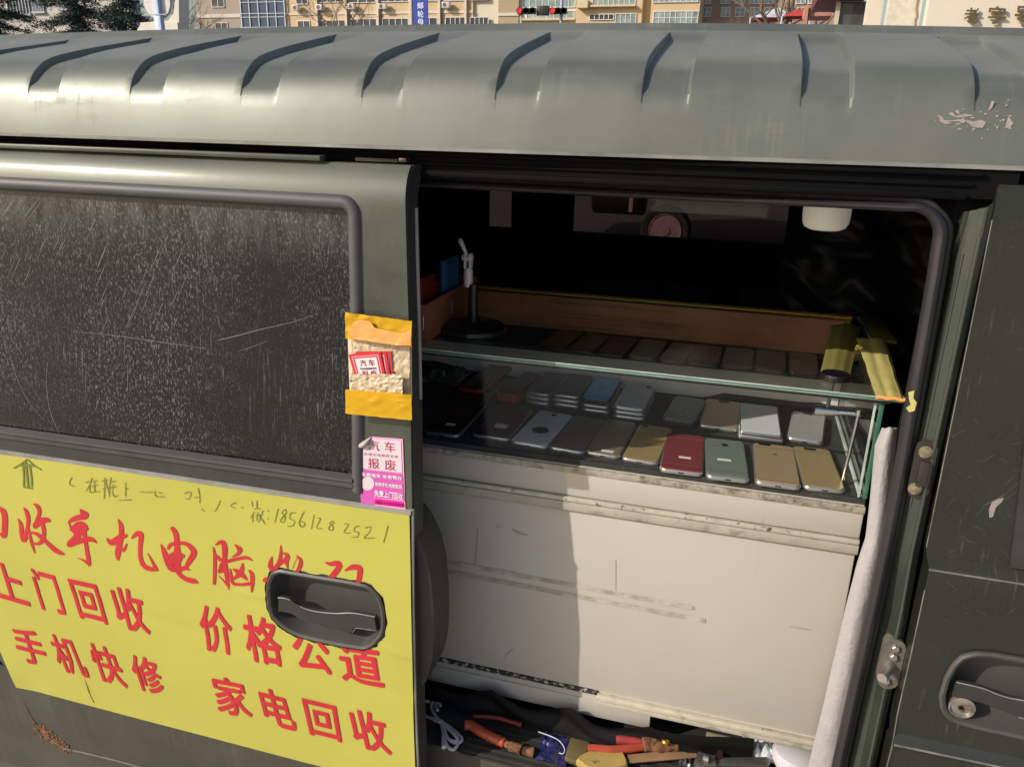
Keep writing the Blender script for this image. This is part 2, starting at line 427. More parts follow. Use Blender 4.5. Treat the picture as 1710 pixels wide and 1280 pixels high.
while CH0+k*PER < 1.7:
    b0 = CH0+k*PER
    xs += [b0-.012, b0-.0005, b0+.0005, b0+.0014, b0+.0023, b0+.0028, b0+.005, b0+.03, b0+.05, b0+.0555, b0+.0567, b0+.0578, b0+.0589, b0+.060, b0+.063, b0+.09, b0+.13]
    k += 1
def roof_pt(x, y, z):
    f = 1-min(1, y/.75) if y < .75 else 0
    sh = (.026*sst(-.5, .25, x)+.06*sst(.3, 1.6, x))*(1 if y < .75 else 0)*max(0, 1-y/.6)
    arch = -(.012 if x < -.35 else .026)*((x+.35)/1.1)**2*min(1, max(0, (z-1.69)/.15))
    sh += .0011*mnoise.noise(Vector((x*2.3, z*14, 3)))*min(1, max(0, (z-1.69)/.02))
    d = .0096*chan(x)*chan_w(z, y)
    # push the channel floor in along the local normal
    nrm = (min(1, max(0, (1.80-z)/.05)))
    return Vector((x, y+sh+d*(.25+.65*nrm), z+arch-d*(.95-.55*nrm)))
r = MB(); r.grid(len(xs), len(prof), lambda i, j: roof_pt(xs[i], *prof[j]))
bmesh.ops.recalc_face_normals(r.bm, faces=r.bm.faces)
roof = r.build('roof', MT['roof'], VAN, angle=24)
# drip rail
d = MB()
d.loft([[Vector((x, y+.026*sst(-.5, .25, x)+.06*sst(.3, 1.6, x)*.98, z)) for (y, z) in ((.0, 1.6750), (-.0005, 1.6780), (.004, 1.6798), (.022, 1.6785), (.022, 1.6750))] for x in [-2.3+.1*i for i in range(40)]])
d.build('drip_rail', MT['silver_line'], VAN)
# chipped paint on the roof edge
ch = MB()
def roof_side(px, py, o=0):
    y = .05
    for _ in range(8):
        p = PY(px, py, y)
        y0 = interp([(q[1], q[0]) for q in prof[:10]], p.z)+.026*sst(-.5, .25, p.x)+.06*sst(.3, 1.6, p.x)*max(0, 1-.05/.6)
        y = y0-.0012
    return PY(px, py, y)
for lp in ([(1563, 194), (1568, 191), (1569, 203), (1580, 208), (1590, 206), (1583, 203), (1598, 203), (1612, 202), (1626, 213), (1641, 214), (1647, 204), (1638, 200), (1626, 203), (1606, 199), (1592, 201), (1577, 201), (1574, 195)], [(1583, 190), (1590, 187), (1596, 194), (1612, 190), (1627, 193), (1616, 195), (1600, 197), (1590, 194)],
           [(1678, 214), (1684, 194), (1692, 206), (1688, 212), (1690, 216)], [(1650, 186), (1656, 168), (1661, 170), (1657, 180)], [(1594, 186), (1601, 183), (1603, 192)], [(1662, 212), (1668, 209), (1666, 216)]):
    ch.add(shape2d([lp], lambda u, v: roof_side(u, v)))
for i in range(46):
    cx_, cy_ = (rnd.gauss(1605, 30), rnd.gauss(202, 9)) if i < 30 else (rnd.gauss(1680, 14), rnd.gauss(195, 16))
    sz_ = rnd.uniform(.6, 2.6); n_ = rnd.choice((4, 5, 6)); a0 = rnd.random()*6
    ch.add(shape2d([[(cx_+sz_*rnd.uniform(.5, 1.2)*1.5*math.cos(a0+k_*6.283/n_), cy_+sz_*rnd.uniform(.5, 1.2)*math.sin(a0+k_*6.283/n_)) for k_ in range(n_)]], lambda u, v: roof_side(u, v)))
ch.build('paint_chips', MT['chip'], VAN)

# body shell -----------------------------------------------------------
b = MB()
b.box(-2.3, 1.7, 1.42, 1.46, .30, 1.38); b.box(-2.3, -.78, 1.42, 1.46, 1.38, 1.70); b.box(-.695, -.50, 1.42, 1.46, 1.38, 1.70); b.box(.205, 1.7, 1.42, 1.46, 1.38, 1.70)
b.box(-.78, -.695, 1.42, 1.46, 1.56, 1.70); b.box(-.50, .205, 1.42, 1.46, 1.56, 1.70)
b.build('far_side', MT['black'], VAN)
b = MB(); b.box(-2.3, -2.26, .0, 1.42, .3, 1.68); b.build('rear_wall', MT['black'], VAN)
b = MB(); b.box(.78, .82, .04, 1.42, .3, 1.66); b.build('light_block', MT['black'], VAN)  # added black partition, keeps light from the cab out of the interior
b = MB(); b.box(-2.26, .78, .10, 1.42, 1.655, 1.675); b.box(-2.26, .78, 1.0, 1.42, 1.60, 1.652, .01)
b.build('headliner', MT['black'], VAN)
b = MB(); b.box(-.50, .205, 1.428, 1.434, 1.38, 1.56); b.box(-.78, -.695, 1.428, 1.434, 1.38, 1.56); b.build('far_window', MT['tint'], VAN)
b = MB(); b.box(-2.26, .78, .004, 1.42, .56, .685); b.build('floor', MT['mat'], VAN)
# near side lower body and rear quarter
b = MB(); b.box(-2.3, -.47, .024, .05, .56, 1.60); b.build('rear_quarter', MT['paint'], VAN)
sillp = [(.0035, .684), (.0035, .60), (-.002, .585), (-.022, .55), (-.03, .50), (-.045, .40), (-.04, .30), (.0, .24), (.05, .24)]
b = MB(); b.grid(24, len(sillp), lambda i, j: Vector((-2.3+4.0*i/23, sillp[j][0], sillp[j][1])))
bmesh.ops.recalc_face_normals(b.bm, faces=b.bm.faces); b.build('sill', MT['dusty'], VAN)
# black header over the opening with its door track
b = MB(); b.box(-2.2, .30, .030, .10, 1.642, 1.676); b.box(-2.2, .262, .022, .032, 1.667, 1.6725, .002); b.box(-2.2, .255, .026, .032, 1.655, 1.659, .0015); b.box(-.46, .25, .022, .034, 1.640, 1.648, .003)
b.box(-2.2, .255, .10, .115, 1.628, 1.655)
hd = b.build('header', MT['header'], VAN)
b = MB(); b.box(-.452, -.440, .012, .03, 1.658, 1.664, .002); b.box(-.52, -.455, .018, .03, 1.657, 1.662, .001); b.build('track_roller', mat('greasy_steel', (.07, .055, .045), .5, .4, var=.3, vscale=60), hd)

# rubber seal round the opening
sp = []
x1s = lambda z: interp([(.55, .232), (.825, .236), (1.24, .240), (1.62, .232)], z)
sp += [(-.60, .055, 1.628), (-.40, .055, 1.6275), (-.2, .053, 1.6275), (.0, .048, 1.627), (.12, .038, 1.628), (.185, .027, 1.629)]
for a in range(0, 91, 10): sp.append((.196+.034*math.sin(R(a)), .024, 1.596+.034*math.cos(R(a))))
sp += [(x1s(z)-.002, .022+.008*sst(1.2, .7, z), z) for z in (1.55, 1.5, 1.4, 1.3, 1.2, 1.1, 1.0, .9, .8, .7, .6, .56)]
def flat_tube(m, pts, ra, rb):
    """bead with an oval section: ra in the plane of the opening, rb in depth"""
    pts = [Vector(p) for p in pts]; loops = []
    for i, p in enumerate(pts):
        t = (pts[min(i+1, len(pts)-1)]-pts[max(i-1, 0)]).normalized(); dpt = Vector((0, 1, 0)); s_ = t.cross(dpt).normalized()
        r1 = ra[i] if isinstance(ra, list) else ra
        loops.append([p+s_*r1*math.cos(2*math.pi*k_/12)+dpt*rb*math.sin(2*math.pi*k_/12) for k_ in range(12)])
    m.loft(loops)
b = MB(); flat_tube(b, sp, [.0048+.0034*sst(4, 14, i) for i in range(len(sp))], .011); b.build('door_seal', MT['seal'], VAN)
b = MB(); flat_tube(b, [(p[0]+(.010 if i > 9 else 0), p[1]+.012, p[2]+(.009 if i <= 9 else 0)) for i, p in enumerate(sp)], .006, .01); b.build('seal_flange', MT['rubberdk'], VAN)
# torn yellow scrap stuck on the seal
b = MB(); b.add(shape2d([[(1517, 655), (1527, 652), (1525, 664), (1531, 672), (1527, 686), (1518, 688), (1513, 681), (1521, 676), (1518, 666)]], lambda u, v: PY(u, v, .0095), thick=(0, .0008, 0)))
b.build('tape_scrap', MT['ytape'], VAN)

# B pillar: swept profile
pp = [(.2495, .055), (.2500, .036), (.2525, .028), (.258, .0235), (.264, .0205), (.2685, .0165), (.2712, .0160), (.2735, .0190), (.2765, .0205), (.2792, .0235), (.2805, .060)]
zs_ = [.40, .60, .75, .85, .95, 1.02, 1.08, 1.15, 1.18, 1.25, 1.35, 1.5, 1.57, 1.605, 1.625]
def pil(i, j):
    z = zs_[i]; x, y = pp[j]
    t = sst(1.08, 1.2, z); top = sst(1.57, 1.63, z)
    return Vector((x+.004*(1-t)*(j > 4)+top*.004*(j < 4), y+.010*(1-t)*(j < 5), z+.018*top*(j/10)))
b = MB(); b.grid(len(zs_), len(pp), pil); bmesh.ops.recalc_face_normals(b.bm, faces=b.bm.faces)
pmat = mat('pillar_paint', (.026, .034, .026), .3, .2, coat=.7, coat_rough=.12, var=.2, dust=.17, dust_col=(.16, .165, .13), dscale=7, fine=.1)
pl = b.build('door_pillar', pmat, VAN, angle=30)
b = MB(); b.tube([(.2690+.003*(1-sst(1.08, 1.2, z)), .0170, z) for z in [.55+.05*i for i in range(22)]], .0026, 10); b.tube([(.2575+.001*(1-sst(1.08, 1.2, z)), .0245+.010*(1-sst(1.08, 1.2, z))*1.0, z) for z in [1.25+.03*i for i in range(12)]], .0020, 8); b.build('pillar_bead', mat('bead_highlight_paint', (.06, .07, .055), .28, .3, coat=.8, var=.2), pl)  # paler, glossier paint on the beads stands in for bright reflections
b = MB(); b.box(.246, .33, .052, .12, .40, 1.66); b.build('pillar_inside', MT['black'], VAN)
# pillar fittings: upper latch, lower striker
def plate(mb, pts, y, th):
    mb.add(shape2d([[(PY(px, py, y).x, PY(px, py, y).z) for px, py in pts]], lambda u, v: Vector((u, y, v)), thick=(0, th, 0)))
def rplate(cx, cz, hw, hh, tilt=0):
    pts = [(x, z) for x, z in rrect(-hw, hw, -hh, hh, hw*.98)]
    c, s_ = math.cos(tilt), math.sin(tilt)
    return [(cx+x*c-z*s_, cz+x*s_+z*c) for x, z in pts]
p1 = PY(1541, 786, .014)
b = MB(); b.add(shape2d([rplate(p1.x, p1.z, .0125, .040)], lambda u, v: Vector((u, .0155, v)), thick=(0, .02, 0)))
lt = b.build('latch_plate', mat('latch_dark', (.022, .020, .016), .75, 0, var=.3, vscale=80, dust=.05), VAN)
for (px, py) in ((1547, 757), (1529, 818)):
    q = PY(px, py, .010); b = MB(); b.lathe([(.0082, 0), (.0082, .0018), (.0052, .0022), (.0052, .005), (.0035, .0056)], (q.x, .0155, q.z), (0, -1, 0), 20); b.build('bolt', mat('brass_bolt', (.30, .25, .16), .45, .5, var=.4, vscale=150), lt)
q = PY(1541, 786, .012); b = MB(); b.box(q.x-.006, q.x+.006, .006, .0150, q.z-.020, q.z+.014, .002); b.build('catch', mat('catch_brown', (.05, .04, .04), .4, .3), lt)
p2 = PY(1489, 1110, .012)
b = MB(); b.add(shape2d([rplate(p2.x, p2.z, .0135, .041)], lambda u, v: Vector((u, .0135, v)), thick=(0, .022, 0)))
st = b.build('striker_plate', mat('striker_metal', (.11, .10, .08), .7, .2, var=.4, vscale=70, dust=.15), VAN)
for (px, py) in ((1496, 1084), (1480, 1138), (1493, 1098)):
    q = PY(px, py, .010); b = MB(); b.lathe([(.0065, 0), (.006, .003), (.0045, .0045), (.001, .0046)], (q.x, .0135, q.z), (0, -1, 0), 6); b.build('bolt', MT['steel'], st)
q = PY(1486, 1112, .012); b = MB(); b.tube([(q.x, .0135, q.z), (q.x-.004, .0, q.z), (q.x-.012, -.014, q.z)], [.0075, .0055, .0055], 14); b.tube([(q.x-.012, -.014, q.z), (q.x-.0145, -.018, q.z)], .0068, 14); b.build('striker_pin', mat('pin_steel', (.5, .48, .45), .3, .8), st)

# front door ------------------------------------------------------------
FDT = [(.30, -.01), (.80, -.012), (.893, -.010), (.899, -.016), (.906, -.021), (.913, -.016), (.919, -.010), (.94, -.009), (1.05, -.012), (1.15, -.011), (1.1775, -.0105), (1.1825, -.0085), (1.1865, .0), (1.190, .010), (1.20, .0115), (1.5, .018), (1.67, .024)]
fd = lambda z: interp(FDT, z)
FDS = surf(fd)
def FDX(z): return interp([(.3, .292), (.9, .287), (1.18, .2855), (1.2, .283), (1.66, .279)], z)
hole_px = [(1573, 1178), (1571, 1160), (1580, 1130), (1592, 1108), (1606, 1095), (1625, 1089), (1655, 1090), (1700, 1098), (1780, 1113), (1850, 1128), (1880, 1150), (1885, 1200), (1880, 1262), (1850, 1264), (1780, 1246), (1700, 1227), (1640, 1214), (1598, 1203), (1580, 1192)]
def flat_uv(sf, pts): return [(sf(*p).x, sf(*p).z) for p in pts]
fhole = flat_uv(FDS, hole_px)
outer = [(FDX(z), z) for z in (.30, .6, .9, 1.05, 1.18, 1.2, 1.4, 1.64, 1.653)]+[(.2795, 1.659), (1.6, 1.659), (1.6, .30)]
cuts = [z for z, _ in FDT[1:-1]]
b = MB(); b.add(shape2d([outer, fhole], lambda u, v: Vector((u, fd(v), v)), cuts, thick=(0, .035, 0)))
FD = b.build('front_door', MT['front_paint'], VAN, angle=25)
worn = mat('worn_highlight_paint', (.17, .165, .14), .45, .2, var=.5, vscale=30)
b = MB(); b.tube([(.2855+.05*i, fd(1.1795)-.0003, 1.1797) for i in range(26)], .0013, 6); b.tube([(.288+.05*i, fd(.906)+.0006, .9065) for i in range(26)], .0016, 6); b.tube([(FDX(z)+.0003, fd(z)+.0004, z) for z in [.45+.05*i for i in range(15)]], .0009, 6); b.tube([(FDX(z)+.0003, fd(z)+.0004, z) for z in [1.20+.03*i for i in range(15)]], .0008, 6); b.build('worn_highlight', worn, FD)  # pale tubes: worn edges plus a painted highlight along crease and bead
b = MB()
for i in range(34):
    x = rnd.uniform(1575, 1705); y = rnd.uniform(700, 1060); l_ = rnd.uniform(6, 34); an = rnd.uniform(-.9, .9); cv = rnd.uniform(-6, 6)
    pts_ = [(x+math.cos(an)*l_*t+math.sin(an)*cv*math.sin(math.pi*t), y+math.sin(an)*l_*t+cv*math.sin(math.pi*t), .3+.5*math.sin(math.pi*t)) for t in (0, .33, .66, 1)]
    brush(b, pts_, surf(fd, -.0004), k=3)
for p_ in ([(1640, 845, .8), (1660, 835, 2.4), (1682, 822, 1.4), (1706, 800, .8)], [(1650, 850, .6), (1668, 840, 1.4), (1700, 818, .6)]): brush(b, p_, surf(fd, -.0005), k=3)
b.build('scratches', mat('door_scratch', (.075, .075, .065), .6, var=.5, vscale=200), FD)
b = MB(); b.box(.2795, 1.6, .0235, .03, 1.6325, 1.6345); b.build('frame_seam', MT['rubberdk'], FD)
wa, wb = FDS(1691, 952), FDS(1712, 730); wk = (wb.x-wa.x)/(wb.z-wa.z)
def wq(d_): return [(wa.x+d_+wk*d_, wa.z+d_), (wa.x+wk*(1.585-wa.z)+d_, 1.585-d_), (1.30-d_, 1.585-d_), (1.38-d_, wa.z+d_)]
b = MB(); b.add(shape2d([wq(0), wq(.016)], lambda u, v: Vector((u, fd(v)-.005, v)), [1.25, 1.35, 1.45], thick=(0, .006, 0))); b.build('window_seal', MT['rubberdk'], FD)
b = MB(); b.add(shape2d([wq(.014)], lambda u, v: Vector((u, fd(v)-.0015, v)), [1.25, 1.35, 1.45])); b.build('window_glass', mat('front_window', (.006, .007, .008), .08, var=.2, fine=.08), FD)
b = MB(); b.add(shape2d([flat_uv(FDS, [(1658, 862), (1652, 864), (1651, 850), (1656, 838), (1667, 832), (1676, 830), (1672, 838), (1663, 846)]), ], lambda u, v: Vector((u, fd(v)-.0006, v)))); b.build('paint_scuff', MT['chip'], FD)
def scaled(pts, s_, dx=0, dz=0):
    cx = sum(p[0] for p in pts)/len(pts); cz = sum(p[1] for p in pts)/len(pts)
    return [(cx+(x-cx)*s_+dx, cz+(z-cz)*s_+dz) for x, z in pts]
def inset(pts, d_):
    """pull an outline in by roughly d_ metres"""
    cx = sum(p[0] for p in pts)/len(pts); cz = sum(p[1] for p in pts)/len(pts); out = []
    n = len(pts)
    for i, (x, z) in enumerate(pts):
        a = pts[i-1]; c = pts[(i+1) % n]; tx, tz = c[0]-a[0], c[1]-a[1]; l = math.hypot(tx, tz) or 1
        nx, nz = -tz/l, tx/l
        if nx*(cx-x)+nz*(cz-z) < 0: nx, nz = -nx, -nz
        out.append((x+nx*d_, z+nz*d_))
    return out
def resample(pts, n):
    P = [Vector((p[0], p[1], 0)) for p in pts]; P.append(P[0]); Ls = [0]
    for a, c in zip(P, P[1:]): Ls.append(Ls[-1]+(c-a).length)
    out = []; i = 0
    for k_ in range(n):
        t = Ls[-1]*k_/n
        while Ls[i+1] < t: i += 1
        f = (t-Ls[i])/max(1e-9, Ls[i+1]-Ls[i]); q = P[i].lerp(P[i+1], f); out.append((q.x, q.y))
    return out
MT['gripedge'] = mat('grip_highlight', (.24, .23, .225), .4, var=.25, vscale=60)
MT['bowl'] = mat('handle_bowl', (.055, .051, .048), .40, var=.15, dust=.25, dust_col=(.15, .14, .13), dscale=10, bump=.05, bscale=500)
def handle(parent, hole, fn, bar_top, bar_bot, sf, depth=.03, mname='handle'):
    H = resample(hole, 64)
    def lp(d_, y): return [Vector((x, fn(z)+y, z)) for x, z in inset(H, d_)]
    b = MB(); b.loft([lp(-.003, .004), lp(-.003, -.004), lp(.000, -.006), lp(.004, -.004), lp(.006, .002), lp(.010, depth*.7), lp(.018, depth)], cap0=False, cap1=True)
    hb = b.build(mname, MT['bowl'], parent, angle=42)
    return hb
fh = handle(FD, fhole, fd, None, None, FDS, .026)
def bar(parent, top, bot, sf, fn, front, th, name='grip'):
    pts = flat_uv(sf, catmull([(*p, 0) for p in top], 4) if False else [p[:2] for p in catmull(top, 4)]+[p[:2] for p in catmull(bot[::-1], 4)])
    o = MB(); f0 = [Vector((x, fn(z)+front+.003, z)) for x, z in pts]; f1 = [Vector((x, fn(z)+front, z)) for x, z in inset(pts, .0014)]; bk = [Vector((x, fn(z)+front+th, z)) for x, z in pts]
    bb = bmesh.new(); n = len(pts)
    A = [bb.verts.new(p) for p in bk]; B = [bb.verts.new(p) for p in f0]; D = [bb.verts.new(p) for p in f1]
    for k_ in range(n):
        bb.faces.new((A[k_], A[(k_+1) % n], B[(k_+1) % n], B[k_])); bb.faces.new((B[k_], B[(k_+1) % n], D[(k_+1) % n], D[k_]))
    bb.faces.new(D); bmesh.ops.triangulate(bb, faces=[f for f in bb.faces if len(f.verts) > 4]); bmesh.ops.recalc_face_normals(bb, faces=bb.faces)
    o.add(bb); g_ = o.build(name, MT['plastic'], parent, angle=30)
    e_ = MB(); tp_ = [Vector((x, fn(z)+front+.0012, z)) for x, z in flat_uv(sf, [p[:2] for p in catmull([(*p[:2], 0) for p in top], 5)])]
    e_.tube(tp_, .0009, 6); bt_ = [Vector((x, fn(z)+front+.0012, z)) for x, z in flat_uv(sf, [p[:2] for p in bot[-3:]])]
    e_.tube(bt_, .0007, 6); e_.build('worn_highlight', MT['gripedge'], parent); return g_  # thin pale tubes paint the highlight on the worn grip edges
bar(fh if False else FD, [(1597, 1137), (1640, 1147), (1668, 1158), (1700, 1166), (1780, 1176), (1850, 1192)], [(1590, 1160), (1640, 1172), (1660, 1180), (1700, 1195), (1780, 1213), (1850, 1222)], FDS, fd, -.003, .009, 'handle_grip')
q = FDS(1606, 1182); b = MB(); b.lathe([(.0175, -.006), (.0175, .010), (.0165, .0125), (.0145, .013), (.0135, .0095), (.011, .011), (.006, .0105), (.0005, .0105)], (q.x, fd(q.z)+.012, q.z), (0, -1, 0), 36); b.build('lock_cylinder', MT['steel'], FD)
b = MB(); b.lathe([(.003, 0), (.003, .0006), (.001, .0007)], (q.x, fd(q.z)+.0015, q.z), (0, -1, 0), 12); b.build('keyhole', MT['black'], FD)

# sliding door -------------------------------------------------------------
SDT = [(.50, -.043), (.56, -.052), (.62, -.058), (.80, -.065), (1.0, -.062), (1.15, -.054), (1.20, -.050), (1.30, -.041), (1.40, -.033), (1.55, -.025), (1.59, -.0225), (1.616, -.020), (1.634, -.014), (1.646, -.006), (1.655, .004)]
def yd(z):
    T = SDT
    if z <= T[0][0] or z >= T[-1][0]: return interp(T, z)
    i = max(k for k in range(len(T)-1) if T[k][0] <= z)
    (x0, a), (x1, c) = T[i], T[i+1]; h = x1-x0; t = (z-x0)/h
    m0 = (c-T[i-1][1])/(x1-T[i-1][0]) if i else (c-a)/h
    m1 = (T[i+2][1]-a)/(T[i+2][0]-x0) if i+2 < len(T) else (c-a)/h
    return (2*t**3-3*t*t+1)*a+(t**3-2*t*t+t)*h*m0+(-2*t**3+3*t*t)*c+(t**3-t*t)*h*m1
SDS = surf(yd)
e_top, e_mid, e_bot = SDS(685, 280), SDS(688, 850), SDS(697, 1275)
EX = lambda z: interp([(e_bot.z, e_bot.x), (e_mid.z, e_mid.x), (e_top.z, e_top.x)], z)
dcut = sorted({round(.52+.03*i, 3) for i in range(36)}|{1.60+.005*i for i in range(11)})
hz = lambda x, y: (340+x/5.334, 880+y/5.334)
hpx = [hz(*p) for p in [(585, 560), (590, 480), (625, 400), (690, 378), (1000, 432), (1300, 480), (1450, 512), (1510, 545), (1570, 610), (1605, 720), (1612, 850), (1600, 930), (1560, 985), (1500, 1045), (1430, 1068), (1200, 1030), (1000, 988), (860, 952), (760, 905), (670, 835), (618, 780), (590, 680)]]
shole = flat_uv(SDS, hpx)
wx1 = -.487+.004
w_tl, w_br = 1.606, SDS(590, 800)
SL = lambda x: .016*(x+.46)
winhole = [(-1.62, 1.204+SL(-1.62))] + [(-1.62, 1.602)] + [(SDS(584, 345).x, 1.602), (SDS(590, 800).x, 1.204)]
dout = [(EX(z), z) for z in (.53, .707, .9, 1.0, 1.18, 1.3, 1.5, 1.645, 1.655)]+[(-1.66, 1.655), (-1.66, 1.0), (-1.36, .80), (-1.285, .70), (-1.25, .645), (-1.20, .60), (-1.14, .572), (-1.0, .548), (-.7, .535)]
b = MB(); b.add(shape2d([dout, winhole, shole], lambda u, v: Vector((u, yd(v), v)), dcut, thick=(0, .022, 0)))
SD = b.build('sliding_door', MT['paint'], VAN, angle=25)
b = MB(); p0 = SDS(540, 262)
b.box(-1.66, p0.x, -.006, .012, 1.6565, 1.6635, .0015); b.build('top_lip', MT['paint'], SD)
# dusty skirt with rust at the corner
sk_out = [(-1.62, .71), (-1.262, .672), (-1.243, .655), (EX(.6), .655), (EX(.55), .40), (-1.62, .40)]
ysk = lambda u, v: yd(v)-.0008-.007*sst(.575, .50, v)*sst(-1.25, -1.12, u)+.012*sst(-1.16, -1.32, u)*sst(.52, .60, v)
b = MB(); b.add(shape2d([sk_out], lambda u, v: Vector((u, ysk(u, v), v)), [.42+.02*i for i in range(15)], cutx=[-1.5+.04*i for i in range(27)], thick=(0, .0006, 0))); b.build('dusty_skirt', mat('dusty_skirt_paint', (.044, .042, .032), .75, var=.3, vscale=6, dust=.5, dust_col=(.09, .08, .06), dscale=10, fine=.25, streak=[((40, 1, 1.5), None, .5, .65, .5, 4)]), SD)
def SKS(px, py, o=0):
    q = SDS(px, py)
    for _ in range(6): q = PY(px, py, ysk(q.x, q.z)-.0006+o)
    return q
b = MB(); pts = [SKS(*p) for p in [(40, 1172), (50, 1192), (60, 1208), (72, 1222), (88, 1236), (108, 1249), (140, 1256), (190, 1268), (250, 1284)]]
b.tube(pts, [.0003, .0008, .0014, .0018, .0018, .0016, .0014, .0014, .0014], 8); b.build('lower_edge', mat('bent_edge', (.16, .145, .12), .6, var=.3, vscale=40), SD)
b = MB()
for i in range(260):
    t = rnd.random(); q = SKS(60+t*54+rnd.gauss(0, 3.5), 1213+t*37+rnd.gauss(0, 3.5)); l_ = rnd.uniform(.0006, .0030)
    b.box(q.x-l_, q.x+l_, q.y-.0004-rnd.random()*.0012, q.y+.001, q.z-l_*.8, q.z+l_*.8, .0004, 1, None)
b.build('rust_patch', MT['rust'], SD)
# window rubber, glass, belt trim
zi, zo = 1.597, 1.616
xi, xo = SDS(583, 345).x, SDS(599, 322).x
xib = SDS(590, 800).x
def ring(u0, u1, fnx): pass
b = MB()
def beadloop(dp):
    return [(-1.64, zi+dp[0], dp[1]), (xi+dp[0]-.012, zi+dp[0], dp[1])]
prof_b = [(-.003, .006), (-.001, -.002), (.004, -.0065), (.011, -.0065), (.0165, -.003), (.019, .003)]
path = []
def bead_pt(s_, off_, y_):
    # s_: 0..1 along top, 1..2 down the right side
    cr = .012
    pts_ = [(-1.64, zi+off_), (xi-cr, zi+off_)]
    return None
rings = []
cr = .010
for x in [-1.64+i*(xi-cr+1.64)/14 for i in range(15)]: rings.append(((x, zi), (0, 1)))
for a in range(15, 90, 15): rings.append(((xi-cr+cr*math.sin(R(a)), zi-cr+cr*math.cos(R(a))), (math.sin(R(a)), math.cos(R(a)))))
for i in range(13):
    t = i/12; z = zi-cr+(1.185-(zi-cr))*t; x = xi+(xib-xi)*t; rings.append(((x, z), (1, 0)))
b.grid(len(rings), len(prof_b), lambda i, j: Vector((rings[i][0][0]+rings[i][1][0]*prof_b[j][0], yd(rings[i][0][1]+rings[i][1][1]*prof_b[j][0])+prof_b[j][1], rings[i][0][1]+rings[i][1][1]*prof_b[j][0])))
bmesh.ops.recalc_face_normals(b.bm, faces=b.bm.faces); b.build('window_seal', MT['rubber'], SD, angle=60)
b = MB(); b.grid(2, 14, lambda i, j: Vector((-1.64 if i == 0 else interp([(1.2, xib+.003), (1.60, xi+.003)], 1.18+.42*j/13), yd(1.18+.42*j/13)+.010, 1.18+.42*j/13)), thick=(0, .004, 0))
WG = b.build('window_glass', MT['winfilm'], SD)
# long scratches on the film
b = MB(); WS = surf(yd, .0095)
zw = lambda x, y: (x/2.2065, 220+y/2.2065)
def scr(pts, wds):
    brush(b, [(*zw(x, y), wd*.62) for (x, y), wd in zip(pts, wds)], WS)
scr([(800, 768), (870, 752), (960, 728), (1080, 700), (1175, 668)], [1.4, 2.2, 1.7, 1.1, .6])
scr([(270, 735), (400, 748), (560, 770), (760, 798)], [.8, 1.2, 1.2, .8])
scr([(880, 808), (940, 788), (985, 770)], [.6, 1., .5])
scr([(175, 850), (172, 930), (185, 1030), (220, 1115)], [.8, 1.1, 1.1, .7])
scr([(20, 760), (60, 900), (110, 1000), (160, 1060)], [.5, .9, .9, .5])
for i in range(46):
    x = rnd.uniform(50, 420) if i < 28 else rnd.uniform(380, 700); y = rnd.uniform(260, 560) if i < 28 else rnd.uniform(380, 700)
    l = rnd.uniform(25, 120); dx = l*.42
    scr([(x, y), (x-dx*.5+rnd.uniform(-3, 3), y+l*.5), (x-dx, y+l)], [.5, rnd.uniform(.7, 1.7), .4])
for i in range(10):
    x = rnd.uniform(30, 160); y = rnd.uniform(225, 260); scr([(x, y), (x-25, y+35), (x-55, y+75)], [.6, 1.3, .5])
for i in range(12):
    x = rnd.uniform(230, 800); y = rnd.uniform(700, 850); l = rnd.uniform(60, 160); scr([(x, y), (x-2, y+l/2), (x-1, y+l)], [.5, 1., .4])
b.build('scratches', mat('film_scratch', (.17, .165, .15), .7, var=.5, vscale=300), SD)
# belt moulding under the glass
b = MB()
def belt(z0, z1, prfl, x1):
    zz = [z0+(z1-z0)*t for t, _ in prfl]
    b.grid(16, len(prfl), lambda i, j: Vector((-1.64+(x1+1.64)*i/15, yd(zz[j]+SL(-1.64+(x1+1.64)*i/15))+prfl[j][1], zz[j]+SL(-1.64+(x1+1.64)*i/15))))
belt(1.1915, 1.2085, [(0, .002), (.05, -.006), (.3, -.007), (.42, -.003), (.52, -.003), (.62, -.008), (.85, -.008), (1, .006)], xib+.002)
bmesh.ops.recalc_face_normals(b.bm, faces=b.bm.faces); b.build('belt_moulding', MT['rubber'], SD, angle=30)
b = MB(); b.grid(16, 2, lambda i, j: Vector((-1.64+(xo+.002+1.64)*i/15, yd(1.1685+.0235*j)-.0012, 1.1685+.0235*j+SL(-1.64+(xo+1.642)*i/15)))); b.build('belt_strip', MT['rubberdk'], SD)
b = MB(); b.grid(16, 4, lambda i, j: Vector((-1.64+(EX(1.17)+1.64)*i/15, yd(1.168)+(.001, -.005, -.005, .001)[j], (1.1605, 1.162, 1.1665, 1.169)[j]+SL(-1.64+(EX(1.17)+1.64)*i/15)))); bmesh.ops.recalc_face_normals(b.bm, faces=b.bm.faces)
b.build('belt_lip', MT['silver_line'], SD, angle=60)
